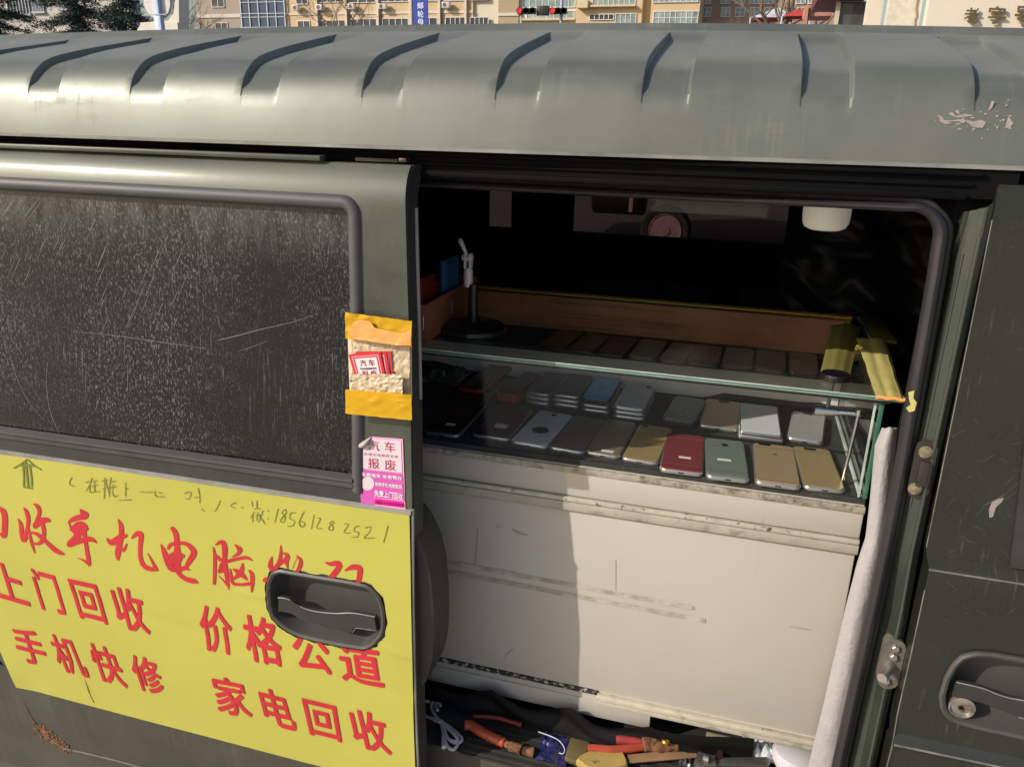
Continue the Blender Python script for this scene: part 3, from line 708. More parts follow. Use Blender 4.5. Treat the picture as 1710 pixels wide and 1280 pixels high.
# leading edge: rubber with a pale tube painting the lit inner edge, inner trim
b = MB(); b.grid(2, 30, lambda i, j: Vector((EX(.54+1.115*j/29)+.0015+.004*i, yd(.54+1.115*j/29)+.004+.026*i, .54+1.115*j/29)), thick=(-.004, 0, 0)); b.build('edge_rubber', MT['rubberdk'], SD)
b = MB(); b.tube([(EX(z)+.0065, yd(z)+.022, z) for z in [1.33+.27*i/12 for i in range(13)]], .0026, 8); b.build('edge_glint', mat('lit_edge_tone', (.30, .27, .25), .4, var=.2), SD)
b = MB(); b.tube([(EX(z)+.001, yd(z)+.001, z) for z in [.55+.62*i/14 for i in range(15)]], .0022, 8); b.build('edge_piping', MT['silver_line'], SD)
tr = [(680, 850), (692, 858), (707, 878), (721, 908), (730, 945), (735, 1000), (735, 1060), (731, 1095), (722, 1120), (706, 1146), (690, 1160), (670, 1160), (670, 850)]
def trl(y, d_): return [Vector((x, y, z)) for x, z in inset(resample([(PY(*p, -.02).x, PY(*p, -.02).z) for p in tr], 48), d_)]
b = MB(); b.loft([trl(-.046, .006), trl(-.044, .0015), trl(-.038, 0), trl(.02, 0)]); b.build('inner_trim', MT['rubberdk'], SD)
shd = handle(SD, shole, yd, None, None, SDS, .030)
bz = lambda L_: [hz(*p)+(0,) for p in L_]
bar(SD, bz([(668, 620), (760, 635), (880, 705), (1000, 742), (1180, 760), (1330, 757), (1530, 790)]), bz([(668, 742), (790, 765), (880, 822), (1000, 852), (1100, 890), (1250, 925), (1330, 930), (1358, 888), (1556, 915)]), SDS, yd, -.003, .009, 'handle_grip')

# ------------------------------------------------------------------ yellow banner
BN = thing('banner', 'yellow vinyl banner with red Chinese lettering stuck on the sliding door', 'banner', (-.8, yd(.9)-.002, .655))
BS = surf(yd, -.0022)
def ragged(pts, n, amp):
    P = resample(pts, n); P = inset(P, -.006)
    return [(x+rnd.uniform(-amp, amp), z+rnd.uniform(-amp, amp)) for x, z in P]
rg = ragged(shole, 70, .0016)
bo = flat_uv(BS, [(-160, 735), (0, 757), (200, 785), (430, 818), (684, 858), (686, 960), (689, 1100), (694, 1290), (694, 1318), (510, 1272), (270, 1208), (30, 1145), (14, 1112), (-4, 1076), (-60, 990), (-160, 900)])
def bwave(x, z): return .0020*mnoise.noise(Vector((x*2.6, z*4.6, 0)))+.0007*mnoise.noise(Vector((x*6-z*4, z*9+x*3, 4)))+.0012*math.exp(-((z-.872-.03*math.sin(x*4))/.012)**2)*sst(-1.4, -.9, x)
CREASES = [(BS(645, 1078), BS(690, 1102), .0016, .006), (BS(640, 1090), BS(688, 1140), .0012, .005), (BS(610, 1090), BS(684, 1180), .0010, .007), (BS(452, 1000), BS(395, 985), .0012, .006), (BS(520, 1075), BS(470, 1130), .0010, .006), (BS(100, 1080), BS(165, 1180), .0012, .005), (BS(20, 800), BS(160, 900), .0010, .012), (BS(560, 880), BS(684, 930), .0010, .010), (BS(250, 1030), BS(420, 1120), .0009, .012), (BS(330, 870), BS(430, 1000), .0008, .010)]
def creases(x, z):
    t_ = 0
    for a, c, am, wd in CREASES:
        dx, dz = c.x-a.x, c.z-a.z; l2 = dx*dx+dz*dz; t = ((x-a.x)*dx+(z-a.z)*dz)/l2
        if t < -.1 or t > 1.1: continue
        d_ = abs((x-a.x)*dz-(z-a.z)*dx)/math.sqrt(l2); t_ += am*math.exp(-(d_/wd)**2)*sst(-.1, .3, t)*sst(1.1, .7, t)
    return t_
def bfn(u, v):
    e = .004*sst(-1.20, -1.27, u)*sst(.75, .66, v)
    return Vector((u, yd(v)-.0032-e+bwave(u, v)*.7-creases(u, v), v))
b = MB(); b.add(shape2d([bo, rg], bfn, [.66+.008*i for i in range(66)], cutx=[-1.4+.0125*i for i in range(81)])); bs = b.build('sheet', MT['yellow'], BN, angle=60)
LS = surf(lambda z: yd(z)-.0036)
def LSf(px, py, o=0):
    q = LS(px, py); q.y = bfn(q.x, q.z).y-.0009+o; return q
b = MB()
z4 = lambda q: [(x/5.332, 930+y/5.332) for x, y in q]
z5 = lambda q: [(310+x/4.742, 990+y/4.742) for x, y in q]
BO = .022
_clip = inset(resample(shole, 60), -.004)
def inpoly(x, z, P):
    c = False; j = len(P)-1
    for i in range(len(P)):
        if (P[i][1] > z) != (P[j][1] > z) and x < (P[j][0]-P[i][0])*(z-P[i][1])/(P[j][1]-P[i][1])+P[i][0]: c = not c
        j = i
    return c
def clip(mb):
    bm = mb.bm
    for k_ in range(3):
        near = [f for f in bm.faces if any(inpoly(v.co.x, v.co.z, _clip) for v in f.verts) and not all(inpoly(v.co.x, v.co.z, _clip) for v in f.verts)]
        if not near: break
        es = list({e for f in near for e in f.edges}); bmesh.ops.subdivide_edges(bm, edges=es, cuts=1, use_grid_fill=False)
        bmesh.ops.triangulate(bm, faces=[f for f in bm.faces if len(f.verts) > 4])
    bmesh.ops.delete(bm, geom=[f for f in bm.faces if inpoly(f.calc_center_median().x, f.calc_center_median().z, _clip)], context='FACES')
for chs, quad in ((('上'), z4([(-125, 5), (165, 95), (275, 440), (-15, 355)])), ('门', z4([(255, 85), (480, 145), (598, 520), (375, 465)])), ('回', z4([(598, 183), (858, 240), (968, 600), (718, 540)])), ('收', z4([(955, 235), (1245, 300), (1350, 695), (1070, 625)])),
                  ('手', z4([(75, 600), (345, 665), (450, 985), (185, 925)])), ('机', z4([(410, 665), (665, 725), (810, 1080), (545, 1010)])), ('快', z4([(765, 745), (1025, 815), (1150, 1170), (880, 1090)])), ('修', z4([(1125, 845), (1390, 905), (1490, 1240), (1235, 1175)])),
                  ('价', z5([(85, 80), (345, 125), (400, 500), (140, 445)])), ('格', z5([(430, 155), (725, 205), (790, 590), (495, 530)])), ('公', z5([(815, 270), (1110, 310), (1175, 655), (880, 600)])), ('道', z5([(1190, 370), (1525, 400), (1585, 760), (1240, 690)])),
                  ('家', z5([(190, 635), (460, 690), (540, 995), (260, 945)])), ('电', z5([(560, 725), (800, 790), (892, 1098), (640, 1035)])), ('回', z5([(915, 825), (1190, 890), (1238, 1183), (985, 1120)])), ('收', z5([(1270, 895), (1565, 960), (1640, 1288), (1345, 1215)]))):
    b = MB(); text_quad(b, chs, quad, LSf, BO); clip(b); b.build('character', MT['red'], BN, smooth=False)
A1 = dict(sc=7.1125, off=(0, 820)); A2 = dict(sc=7.1125, off=(170, 860)); A3 = dict(sc=5.334, off=(340, 880))
A_CUT = {id(A1): [0, 1, 7, 14, 19], id(A2): [0, 2, 7], id(A3): [0, 12, 19, 22]}
for cfg, strokes in (
    (A1, [[(-30, 190, 20), (5, 205, 45), (45, 250, 62), (58, 330, 66), (55, 440, 66), (48, 530, 56), (10, 500, 26)],
          [(210, 325, 10), (245, 390, 42), (258, 500, 52), (283, 580, 52), (312, 545, 34)], [(278, 188, 10), (315, 250, 45), (335, 340, 46), (322, 440, 40), (296, 530, 34)],
          [(340, 450, 22), (362, 560, 34), (388, 650, 30), (416, 735, 6)], [(395, 145, 10), (440, 170, 46), (468, 240, 44), (440, 340, 46), (418, 415, 56)], [(425, 395, 76), (490, 350, 76), (545, 338, 66), (578, 345, 44)],
          [(505, 390, 46), (522, 490, 46), (495, 590, 48), (445, 622, 34), (385, 608, 16)], [(368, 490, 26), (430, 500, 38), (500, 555, 48), (560, 610, 46), (650, 690, 56), (720, 730, 46), (772, 748, 6)],
          [(950, 205, 8), (985, 250, 66), (1015, 290, 76), (920, 310, 62), (850, 340, 46), (820, 372, 16)], [(822, 370, 14), (850, 440, 24), (905, 520, 30)], [(850, 450, 46), (940, 385, 70), (1000, 420, 80), (1030, 445, 40)], [(1020, 440, 50), (950, 490, 80), (880, 555, 56), (835, 610, 66)],
          [(900, 470, 60), (960, 450, 80), (1000, 460, 50)], [(832, 622, 80), (900, 595, 78), (990, 575, 66), (1080, 565, 60), (1152, 612, 6)], [(1005, 480, 44), (1018, 600, 44), (1035, 720, 46), (1055, 830, 46), (1058, 880, 18)], [(1060, 860, 44), (990, 815, 24), (920, 788, 5)],
          [(1403, 325, 8), (1435, 400, 52), (1442, 490, 56), (1428, 600, 56), (1400, 710, 72), (1400, 800, 36)], [(1262, 552, 10), (1330, 605, 76), (1420, 550, 72), (1495, 522, 40)], [(1505, 620, 14), (1470, 690, 40), (1435, 690, 46)], [(1448, 740, 34), (1478, 850, 26), (1506, 948, 5)],
          [(1522, 520, 8), (1558, 570, 50), (1568, 700, 44), (1566, 820, 46), (1552, 875, 34)]]),
    (A2, [[(360, 265, 22), (425, 212, 58), (466, 235, 62), (458, 350, 50), (456, 480, 48), (490, 585, 52), (560, 630, 56), (640, 640, 44), (674, 652, 5)], [(640, 625, 40), (590, 530, 24), (540, 440, 5)],
          [(700, 336, 8), (740, 430, 56), (785, 550, 74), (830, 625, 76), (900, 640, 64), (980, 625, 50), (1045, 650, 8)], [(788, 390, 30), (820, 345, 42), (900, 328, 44), (1000, 335, 44), (1075, 400, 60), (1088, 460, 72), (1040, 540, 62), (990, 625, 40)],
          [(838, 150, 44), (880, 220, 60), (893, 350, 62), (895, 500, 84), (900, 640, 62), (930, 705, 48), (1000, 755, 54), (1090, 780, 60), (1145, 802, 6)], [(800, 480, 36), (880, 470, 96), (960, 480, 50)], [(815, 575, 52), (860, 530, 80), (920, 520, 70)]]),
    (A3, [[(85, 170, 8), (97, 250, 28), (97, 380, 30), (92, 500, 26)], [(110, 152, 14), (160, 128, 36), (186, 180, 46), (188, 300, 38), (203, 430, 38), (222, 555, 8)], [(215, 515, 30), (180, 480, 14), (130, 430, 4)], [(108, 245, 18), (150, 290, 34), (190, 285, 30)], [(140, 395, 32), (158, 330, 30), (188, 315, 30)], [(140, 385, 32), (170, 385, 36)],
          [(272, 152, 6), (318, 195, 44), (305, 235, 30), (250, 264, 6)], [(212, 300, 28), (300, 280, 30), (380, 270, 30), (432, 297, 6)], [(268, 372, 18), (320, 405, 44), (382, 462, 18)], [(345, 325, 16), (330, 400, 46), (270, 455, 22)], [(235, 372, 14), (245, 440, 26), (262, 500, 28), (340, 508, 26), (425, 498, 30)], [(405, 385, 18), (428, 420, 36), (432, 490, 34), (428, 570, 14)],
          [(685, 158, 6), (686, 230, 26), (672, 310, 36), (640, 360, 40), (600, 372, 36)], [(610, 258, 6), (596, 300, 30), (592, 345, 44)], [(650, 340, 34), (700, 310, 26), (745, 270, 46)], [(712, 228, 14), (742, 250, 36), (735, 300, 40), (750, 370, 4)], [(545, 470, 40), (572, 455, 36)], [(826, 250, 6), (862, 290, 30), (855, 350, 36), (830, 395, 34)], [(836, 258, 4), (800, 340, 5), (788, 372, 4)],
          [(1078, 308, 6), (1130, 325, 36), (1195, 318, 44), (1200, 360, 50), (1140, 440, 50), (1115, 470, 44)], [(1256, 385, 10), (1330, 352, 46), (1388, 365, 50), (1388, 430, 46), (1372, 510, 44)], [(1190, 330, 40), (1220, 345, 26)]])):
    groups = {7.1125: None}
    cuts_ = A_CUT[id(cfg)]
    for i0, i1 in zip(cuts_, cuts_[1:]):
        b = MB()
        for s_ in strokes[i0:i1]: brush(b, s_, LSf, **cfg)
        clip(b); b.build('brushed_character', MT['red'], BN, smooth=False)
b = MB()
Z8 = dict(sc=2.672, off=(60, 740))
def hw(*pts, wd=3.4): brush(b, [(x, y, wd*(.8+.4*rnd.random())) for x, y in pts], LSf, k=3, **Z8)
for s_ in ([(222, 172), (250, 168), (275, 164)], [(252, 152), (240, 185), (224, 212)], [(241, 185), (241, 218)], [(250, 190), (276, 182)], [(262, 170), (263, 213)], [(240, 218), (288, 212)],
           [(308, 150), (307, 200), (305, 246)], [(293, 168), (322, 160)], [(298, 202), (322, 192)], [(336, 150), (330, 190), (328, 238)], [(328, 172), (358, 165)], [(325, 198), (362, 190)], [(347, 180), (342, 215), (352, 236), (365, 230)], [(312, 165), (330, 232)],
           [(401, 172), (401, 236)], [(401, 202), (414, 198)], [(374, 252), (428, 250)], [(465, 213), (490, 217), (522, 214)], [(532, 208), (538, 235), (576, 236)], [(545, 215), (566, 222)],
           [(664, 222), (692, 214), (684, 246), (668, 244)], [(708, 240), (728, 238)], [(724, 198), (731, 232), (732, 266)], [(738, 290), (752, 302)], [(822, 254), (812, 280), (798, 302)], [(893, 262), (868, 275), (888, 290)], [(915, 284), (924, 288)],
           [(162, 150), (150, 178), (172, 190)],
           [(962, 258), (966, 282)], [(985, 255), (985, 290)], [(972, 292), (1002, 290)], [(975, 302), (958, 330)], [(966, 312), (966, 350)], [(978, 322), (998, 318)], [(988, 305), (984, 345)], [(1012, 298), (992, 352)], [(995, 320), (1020, 358)], [(1034, 298), (1036, 304)], [(1034, 332), (1036, 338)],
           [(1080, 290), (1072, 322), (1065, 352)], [(1112, 294), (1096, 308), (1112, 328), (1102, 352), (1090, 342), (1116, 308), (1110, 292)], [(1158, 310), (1136, 310), (1132, 335), (1152, 346), (1146, 366), (1122, 370)], [(1196, 302), (1174, 350), (1184, 374), (1200, 358), (1180, 346)], [(1240, 318), (1228, 382)], [(1255, 332), (1268, 336), (1250, 376), (1277, 378)],
           [(1328, 345), (1310, 356), (1326, 372), (1318, 388), (1304, 376), (1332, 352)], [(1374, 358), (1394, 360), (1374, 396), (1406, 396)], [(1442, 368), (1424, 372), (1420, 390), (1440, 396), (1432, 416), (1408, 414)], [(1468, 376), (1494, 372), (1484, 400), (1464, 420), (1512, 420)], [(1570, 366), (1562, 400), (1550, 442)]): hw(*s_)
b.build('handwriting', MT['ink'], BN, smooth=False)
b = MB()
za = lambda x, y: (x/2.37, 740+y/2.37, 0)
for s_, wd in (([(92, 78), (95, 130), (95, 172)], 6), ([(103, 72), (108, 130), (112, 175)], 8), ([(118, 80), (124, 130), (126, 172)], 7), ([(110, 62), (85, 80), (55, 98)], 6), ([(110, 62), (135, 85), (165, 104)], 5), ([(95, 172), (130, 178)], 5), ([(80, 84), (140, 88)], 9)):
    brush(b, [(x, y, wd) for x, y in s_], LSf, sc=2.37, off=(0, 740), k=3)
b.build('arrow', MT['arrow'], BN, smooth=False)
# a crease in the vinyl
b = MB(); cp = [LSf(*p, 0.0012) for p in [(140, 1130), (148, 1152), (157, 1172)]]; b.tube(cp, [.0008, .0022, .0012], 6); b.build('crease', MT['yellow'], BN)

# ------------------------------------------------------------------ bubble-wrap pocket with cards, on the door edge
CP = thing('card_pocket', 'bubble-wrap pocket taped to the door pillar with amber tape', 'card pocket', (-.45, yd(1.4)-.002, 1.33))
def onS(o): return surf(lambda z: yd(z)-o)
b = MB(); f_ = onS(.004); b.add(shape2d([[(580, 545), (686, 560), (687, 668), (650, 672), (584, 662)]], lambda u, v: f_(u, v), thick=(0, .003, 0))); b.build('backing', mat('pocket_backing', (.74, .62, .47), .5, var=.08), CP)
def bub(u, v, o):
    q = onS(o)(u, v); h = mnoise.noise(Vector((u*.22, v*.25, 0))); q.y -= .0022*h; return q
zp = lambda x, y: (570+x/12.8, 580+y/12.8)
def bubgrid(x0, x1, y0, y1, o, nm, nx=40, ny=24):
    b = MB(); b.grid(nx, ny, lambda i, j: bub(x0+(x1-x0)*i/(nx-1)+.6*mnoise.noise(Vector((j*.4, i*.1, 2))), y0+(y1-y0)*(ny-1-j)/(ny-1)+1.2*mnoise.noise(Vector((i*.3, j*.2, 5))), o), thick=(0, .0015, 0))
    return b.build(nm, MT['bubble'], CP, angle=70)
bubgrid(588, 684, 568, 664, .0075, 'bubble_back')
bubgrid(585, 672, 625, 664, .018, 'bubble_front')
ff = onS(.0212)
b = MB(); b.add(shape2d([[(583, 563), (584, 548), (590, 538), (603, 534), (617, 536), (625, 547), (645, 552), (676, 556), (686, 549), (686, 577), (660, 576), (620, 570), (600, 567)]], lambda u, v: ff(u, v)+Vector((0, .0016*mnoise.noise(Vector((u*.13, v*.2, 1))), 0)), [540, 548, 556, 564, 572], thick=(0, .0005, 0), cutx=[590+10*i for i in range(10)])); b.build('orange_flap', MT['tapeorange'], CP, angle=60)
def tape(quad, name, o, mt):
    b = MB()
    def fn(i, j):
        u, t = i/24, j/10
        x = (quad[0][0]*(1-u)+quad[1][0]*u)*(1-t)+(quad[3][0]*(1-u)+quad[2][0]*u)*t; y = (quad[0][1]*(1-u)+quad[1][1]*u)*(1-t)+(quad[3][1]*(1-u)+quad[2][1]*u)*t
        q = onS(o)(x, y); q.y -= .0036*abs(mnoise.noise(Vector((u*4+t*2, t*4-u, quad[0][1]))))+.0012*abs(mnoise.noise(Vector((u*14, t*9, quad[0][1]))))*(1 if u > .1 else u*10); return q
    b.grid(25, 11, fn, thick=(0, .0006, 0)); return b.build(name, mt, CP, angle=25)
amber = glass_mat('amber_tape_film', (.95, .66, .06), 1.5)
n_ = amber.node_tree; d_ = n_.nodes.new('ShaderNodeBsdfDiffuse'); d_.inputs[0].default_value = (.86, .56, .03, 1); m_ = n_.nodes.new('ShaderNodeMixShader'); m_.inputs[0].default_value = .52
out_ = n_.nodes['Material Output']; src_ = out_.inputs[0].links[0].from_socket; n_.links.new(src_, m_.inputs[1]); n_.links.new(d_.outputs[0], m_.inputs[2]); n_.links.new(m_.outputs[0], out_.inputs[0])
tape([(577, 521), (688, 536), (688, 580), (577, 565)], 'tape', .0145, amber)
tape([(577, 650), (687, 658), (688, 701), (577, 690)], 'tape', .0215, amber)
def card(quadpx, o, label, printed):
    f = onS(o); pts = [f(*p) for p in quadpx]; base = sum(pts, Vector())/4
    T = thing('business_card', label, 'business card', base, 'red business cards in the bubble-wrap pocket')
    b = MB(); b.add(shape2d([quadpx], lambda u, v: f(u, v), thick=(0, .0006, 0))); b.build('card_stock', MT['cardred'], T)
    def ins(s_): c = (sum(p[0] for p in quadpx)/4, sum(p[1] for p in quadpx)/4); return [(c[0]+(x-c[0])*s_, c[1]+(y-c[1])*s_) for x, y in quadpx]
    b = MB(); f2 = onS(o+.0003); b.add(shape2d([ins(.84), ins(.78)], lambda u, v: f2(u, v))); b.build('border_line', MT['pinkedge'], T)
    if printed:
        b = MB(); b.add(shape2d([ins(.68)], lambda u, v: f2(u, v))); b.build('white_panel', MT['cardwhite'], T)
        f3 = onS(o+.0006)
        b = MB(); text_quad(b, '汽车', [zp(*p) for p in [(380, 270), (700, 250), (720, 390), (410, 410)]], lambda x, y: f3(x, y), .01, spacing=1.5); b.build('title', MT['red_print'], T)
        b = MB(); text_quad(b, '专业正规报废手续', [zp(*p) for p in [(390, 435), (745, 425), (755, 465), (400, 475)]], lambda x, y: f3(x, y), .03); b.build('subtitle', MT['black_print'], T)
        b = MB(); text_quad(b, '报废', [zp(*p) for p in [(430, 495), (745, 480), (765, 640), (450, 655)]], lambda x, y: f3(x, y), .01, spacing=1.5); b.build('second_title', MT['red_print'], T)
card([zp(*p) for p in [(300, 90), (1060, 80), (1120, 760), (420, 760)]], .0095, 'rearmost red card standing in the bubble-wrap pocket', False)
card([zp(*p) for p in [(250, 130), (960, 110), (1060, 760), (360, 760)]], .0115, 'red card half hidden behind the printed front card', False)
card([zp(*p) for p in [(150, 150), (830, 100), (960, 700), (330, 760)]], .0135, 'front red card with white printed panel in the bubble-wrap pocket', True)

# magenta sticker -----------------------------------------------------------------
ST = thing('advert_sticker', 'magenta scrap-car advert sticker with a curled corner on the door pillar', 'sticker', (-.45, yd(1.22)-.002, 1.18))
f1, f2, f3 = onS(.0015), onS(.0021), onS(.0027)
zs2 = lambda x, y: (590+x/9.14, 720+y/9.14)
b = MB(); b.add(shape2d([[zs2(*p) for p in [(55, 195), (145, 150), (265, 80), (755, 115), (795, 1190), (120, 1110)]]], lambda u, v: f1(u, v), thick=(0, .0006, 0))); b.build('sticker_sheet', MT['pinkedge'], ST)
b = MB(); b.add(shape2d([[zs2(*p) for p in [(95, 235), (160, 240), (285, 110), (725, 142), (745, 632), (112, 560)]]], lambda u, v: f2(u, v))); b.build('white_panel', MT['stickwhite'], ST)
b = MB(); b.add(shape2d([[zs2(*p) for p in [(112, 575), (748, 645), (780, 1080), (760, 1040), (110, 1000)]]], lambda u, v: f2(u, v)))
b.add(shape2d([[zs2(*p) for p in [(95, 560), (112, 575), (130, 1105), (120, 1100)]]], lambda u, v: f2(u, v))); b.add(shape2d([[zs2(*p) for p in [(110, 1000), (300, 1015), (320, 1120), (122, 1100)]]], lambda u, v: f2(u, v))); b.build('magenta_panel', MT['magenta'], ST)
b = MB(); b.add(shape2d([[zs2(*p) for p in [(320, 1020), (765, 1070), (772, 1165), (325, 1110)]]], lambda u, v: f2(u, v))); b.build('pink_strip', MT['hotpink'], ST)
def sq(t, q, m, nm, o=.01, sp=1.0):
    b = MB(); text_quad(b, t, [zs2(*p) for p in q], lambda x, y: f3(x, y), o, spacing=sp); b.build(nm, m, ST, smooth=False)
sq('汽车', [(215, 130), (630, 165), (640, 320), (225, 285)], MT['red_print'], 'title', .0, 1.75)
sq('办理正规报废手续', [(160, 320), (680, 368), (680, 408), (160, 360)], MT['red_print'], 'subtitle', .0, 1.2)
sq('报废', [(215, 400), (640, 440), (655, 605), (225, 555)], MT['red_print'], 'second_title', .0, 1.75)
sq('免费拖车 车务帮办', [(120, 620), (745, 685), (748, 745), (122, 680)], MT['whiteprint'], 'printed_line', .03)
sq('车辆手机电脑数码', [(330, 765), (745, 815), (750, 880), (332, 830)], MT['whiteprint'], 'printed_line', .03)
sq('免费上门回收', [(320, 885), (752, 945), (760, 1045), (325, 985)], MT['whiteprint'], 'printed_line', .03)
sq('电话:15165326020', [(335, 1045), (765, 1090), (768, 1155), (338, 1105)], MT['purple_print'], 'phone_number', .03)
cxy = zs2(222, 795); cq = f2(*cxy); b = MB(); b.add(shape2d([[(cxy[0]+10.8*math.cos(a*math.pi/16), cxy[1]+11.3*math.sin(a*math.pi/16)) for a in range(32)]], lambda u, v: f3(u, v))); b.build('white_disc', MT['stickwhite'], ST)
b = MB(); c1, c2, c3 = [zs2(*p) for p in ((55, 195), (270, 82), (150, 245))]
def curl(i, j):
    u, t = i/8, j/8
    x = c1[0]*(1-u)+c2[0]*u+(c3[0]-(c1[0]+c2[0])/2)*t*math.sin(math.pi*u)**.6; y = c1[1]*(1-u)+c2[1]*u+(c3[1]-(c1[1]+c2[1])/2)*t*math.sin(math.pi*u)**.6
    return onS(.0022+.010*math.sin(math.pi*t*.8)*math.sin(math.pi*u))(x, y)
b.grid(9, 9, curl, thick=(0, .0004, 0)); b.build('curled_corner', MT['curl'], ST, angle=70)

# ------------------------------------------------------------------ cabinet
CY = .12
CB = thing('cabinet', 'white painted wooden counter with grimy trim filling the van doorway', 'cabinet', (-.25, .36, .687))
b = MB(); b.box(-.80, .222, CY, .60, .7525, 1.196); 
bb = b.build('carcass', MT['white'], CB)
b = MB(); b.box(-.79, -.60, .20, .58, .687, .7523); b.build('foot', MT['black'], CB)
b = MB(); b.box(.02, .20, .42, .58, .687, .7523); b.build('foot', MT['black'], CB)
b = MB(); b.box(-.80, .2225, CY-.004, CY, 1.144, 1.184, .001); b.build('drawer_front', MT['white'], CB)
b = MB(); b.box(-.80, .221, CY-.0035, CY, .776, 1.116, .001); b.build('front_panel', MT['white'], CB)
b = MB(); b.box(-.80, -.052, CY-.003, CY+.010, .718, .7522, .001); b.build('lower_panel', MT['white'], CB)
b = MB(); b.box(-.80, .2235, CY-.0105, CY, 1.1195, 1.1345, .0015); b.build('trim_strip', MT['strip'], CB)
b = MB(); b.box(-.80, .2232, CY-.0095, CY, 1.1355, 1.1425, .001); b.build('trim_strip', mat('trim_cream', (.50, .455, .37), .6, var=.2, vscale=40, col2=(.1, .08, .06), c2scale=70, c2lo=.58, c2hi=.66), CB)
b = MB(); b.box(-.145, .2225, CY-.012, CY, .7525, .7605, .001); b.build('bottom_strip', MT['strip'], CB)
b = MB(); b.box(-.146, .222, CY-.0105, CY, .7615, .7705, .001); b.build('bottom_strip', mat('strip_cream', (.52, .47, .37), .6, var=.15, vscale=40, col2=(.2, .15, .09), c2scale=60, c2lo=.6, c2hi=.68), CB)
b = MB(); b.box(-.80, -.146, CY-.0045, CY, .7655, .7745, .001); b.build('dirt_line', MT['blackline'], CB)
b = MB(); b.box(-.80, .2235, CY-.006, CY+.0035, 1.1845, 1.1950, .0012); b.build('top_edge', MT['grime'], CB)
b = MB()
for z0, z1, x1, sl in ((.978, .986, -.0, 0), (.958, .9665, .02, 0)):
    b.grid(30, 2, lambda i, j: Vector((-.60+(x1+.60)*i/29, CY-.0043, (z0 if j == 0 else z1)-.006*(i/29)+.0016*mnoise.noise(Vector((i*.7, j*9, z0*50))))))
b.build('tape_marks', MT['tapemark'], CB)
b = MB()
CS = lambda px, py, o=0: PY(px, py, CY-.0046)
for s_ in ([(798, 880, .5), (796, 910, 1.2), (793, 945, .8)], [(855, 884, 2.), (868, 890, 3.), (881, 893, 1.)], [(829, 877, 1.5), (833, 880, 1.5)], [(842, 1097, .5), (850, 1088, 1.2), (858, 1082, .6)], [(1028, 935, .8), (1028, 985, .6)], [(1318, 1045, .5), (1340, 1049, 1.), (1356, 1051, .5)]): brush(b, list(s_), CS)
b.build('scuffs', mat('pencil_scuff', (.30, .265, .225), .7, var=.3), CB)

# ------------------------------------------------------------------ glass display case on the cabinet
ZS, ZT = 1.204, 1.364
DC = thing('display_case', 'glass display case full of phones on the white counter', 'display case', (-.25, .36, ZS))
b = MB(); b.box(-.80, .2225, CY+.002, .60, 1.1965, ZS+.002); b.build('lining', MT['liner'], DC)
b = MB(); b.box(-.83, .245, CY-.006, .605, ZT-.004, ZT+.002); b.build('top_glass', MT['topglass'], DC)
gpale = mat('pale_glass_edge', (.50, .56, .52), .15, var=.3, vscale=14, spec=.8); gdark = mat('dark_glass_edge', (.05, .15, .115), .12, var=.3, vscale=20, spec=.8)
b = MB(); b.box(-.83, .2455, CY-.0072, CY-.0062, ZT+.0004, ZT+.0022, .0003); b.box(.2452, .2462, CY-.006, .605, ZT+.0004, ZT+.0022, .0003); b.build('glass_edge', gpale, DC)
b = MB(); b.box(-.83, .2455, CY-.0070, CY-.0062, ZT-.0014, ZT+.0003); b.box(.2452, .2461, CY-.006, .605, ZT-.0042, ZT+.0003); b.build('glass_edge', gdark, DC)
b = MB(); b.box(-.83, .2455, CY-.0072, CY-.0062, ZT-.0042, ZT-.0015, .0003); b.build('glass_edge', MT['gedge'], DC)
b = MB(); b.box(-.80, .23, CY-.003, CY+.006, ZT-.0095, ZT-.0046, .001); b.build('edge_seal', MT['rubberdk'], DC)
b = MB(); b.box(-.80, .218, CY+.0005, CY+.0045, ZS+.002, ZT-.0097); b.build('front_glass', MT['glass'], DC)
b = MB(); b.box(.2185, .2235, CY+.006, .598, ZS+.003, ZT-.0055); b.build('side_glass', MT['glass'], DC)
b = MB(); b.box(.2180, .2240, CY+.002, CY+.0055, ZS+.002, ZT-.006, .0003); b.box(.2180, .2240, .0+.5984, .600, ZS+.002, ZT-.006); b.build('side_edge', gdark, DC)
b = MB(); b.box(.2120, .2178, CY+.006, .586, ZS+.0024, ZS+.0052, .001); b.build('side_edge', gpale, DC)
b = MB(); b.box(.2112, .2145, CY+.0048, CY+.0058, ZS+.002, ZT-.011); b.build('side_edge', gpale, DC)
b = MB(); b.box(-.80, .2180, .590, .602, ZS+.003, ZT-.0045); b.build('back_board', MT['wood'], DC)
b = MB(); b.box(-.80, .2175, .440, .589, 1.282, 1.290); b.build('rear_tier', MT['liner'], DC)
b = MB(); b.box(-.80, .2175, .487, .492, ZS+.0022, 1.2815); b.build('tier_riser', MT['felt'], DC)
b = MB(); b.grid(30, 3, lambda i, j: Vector((-.80+1.02*i/29, .482-.006*(j == 1)+.004*mnoise.noise(Vector((i*.9, 0, 0))), ZS+.0022+(.016+.006*mnoise.noise(Vector((i*.8, 3, 0))))*(j/2)*(1 if i > 22 or i < 8 else .2)))); b.build('lining_fold', MT['liner'], DC)
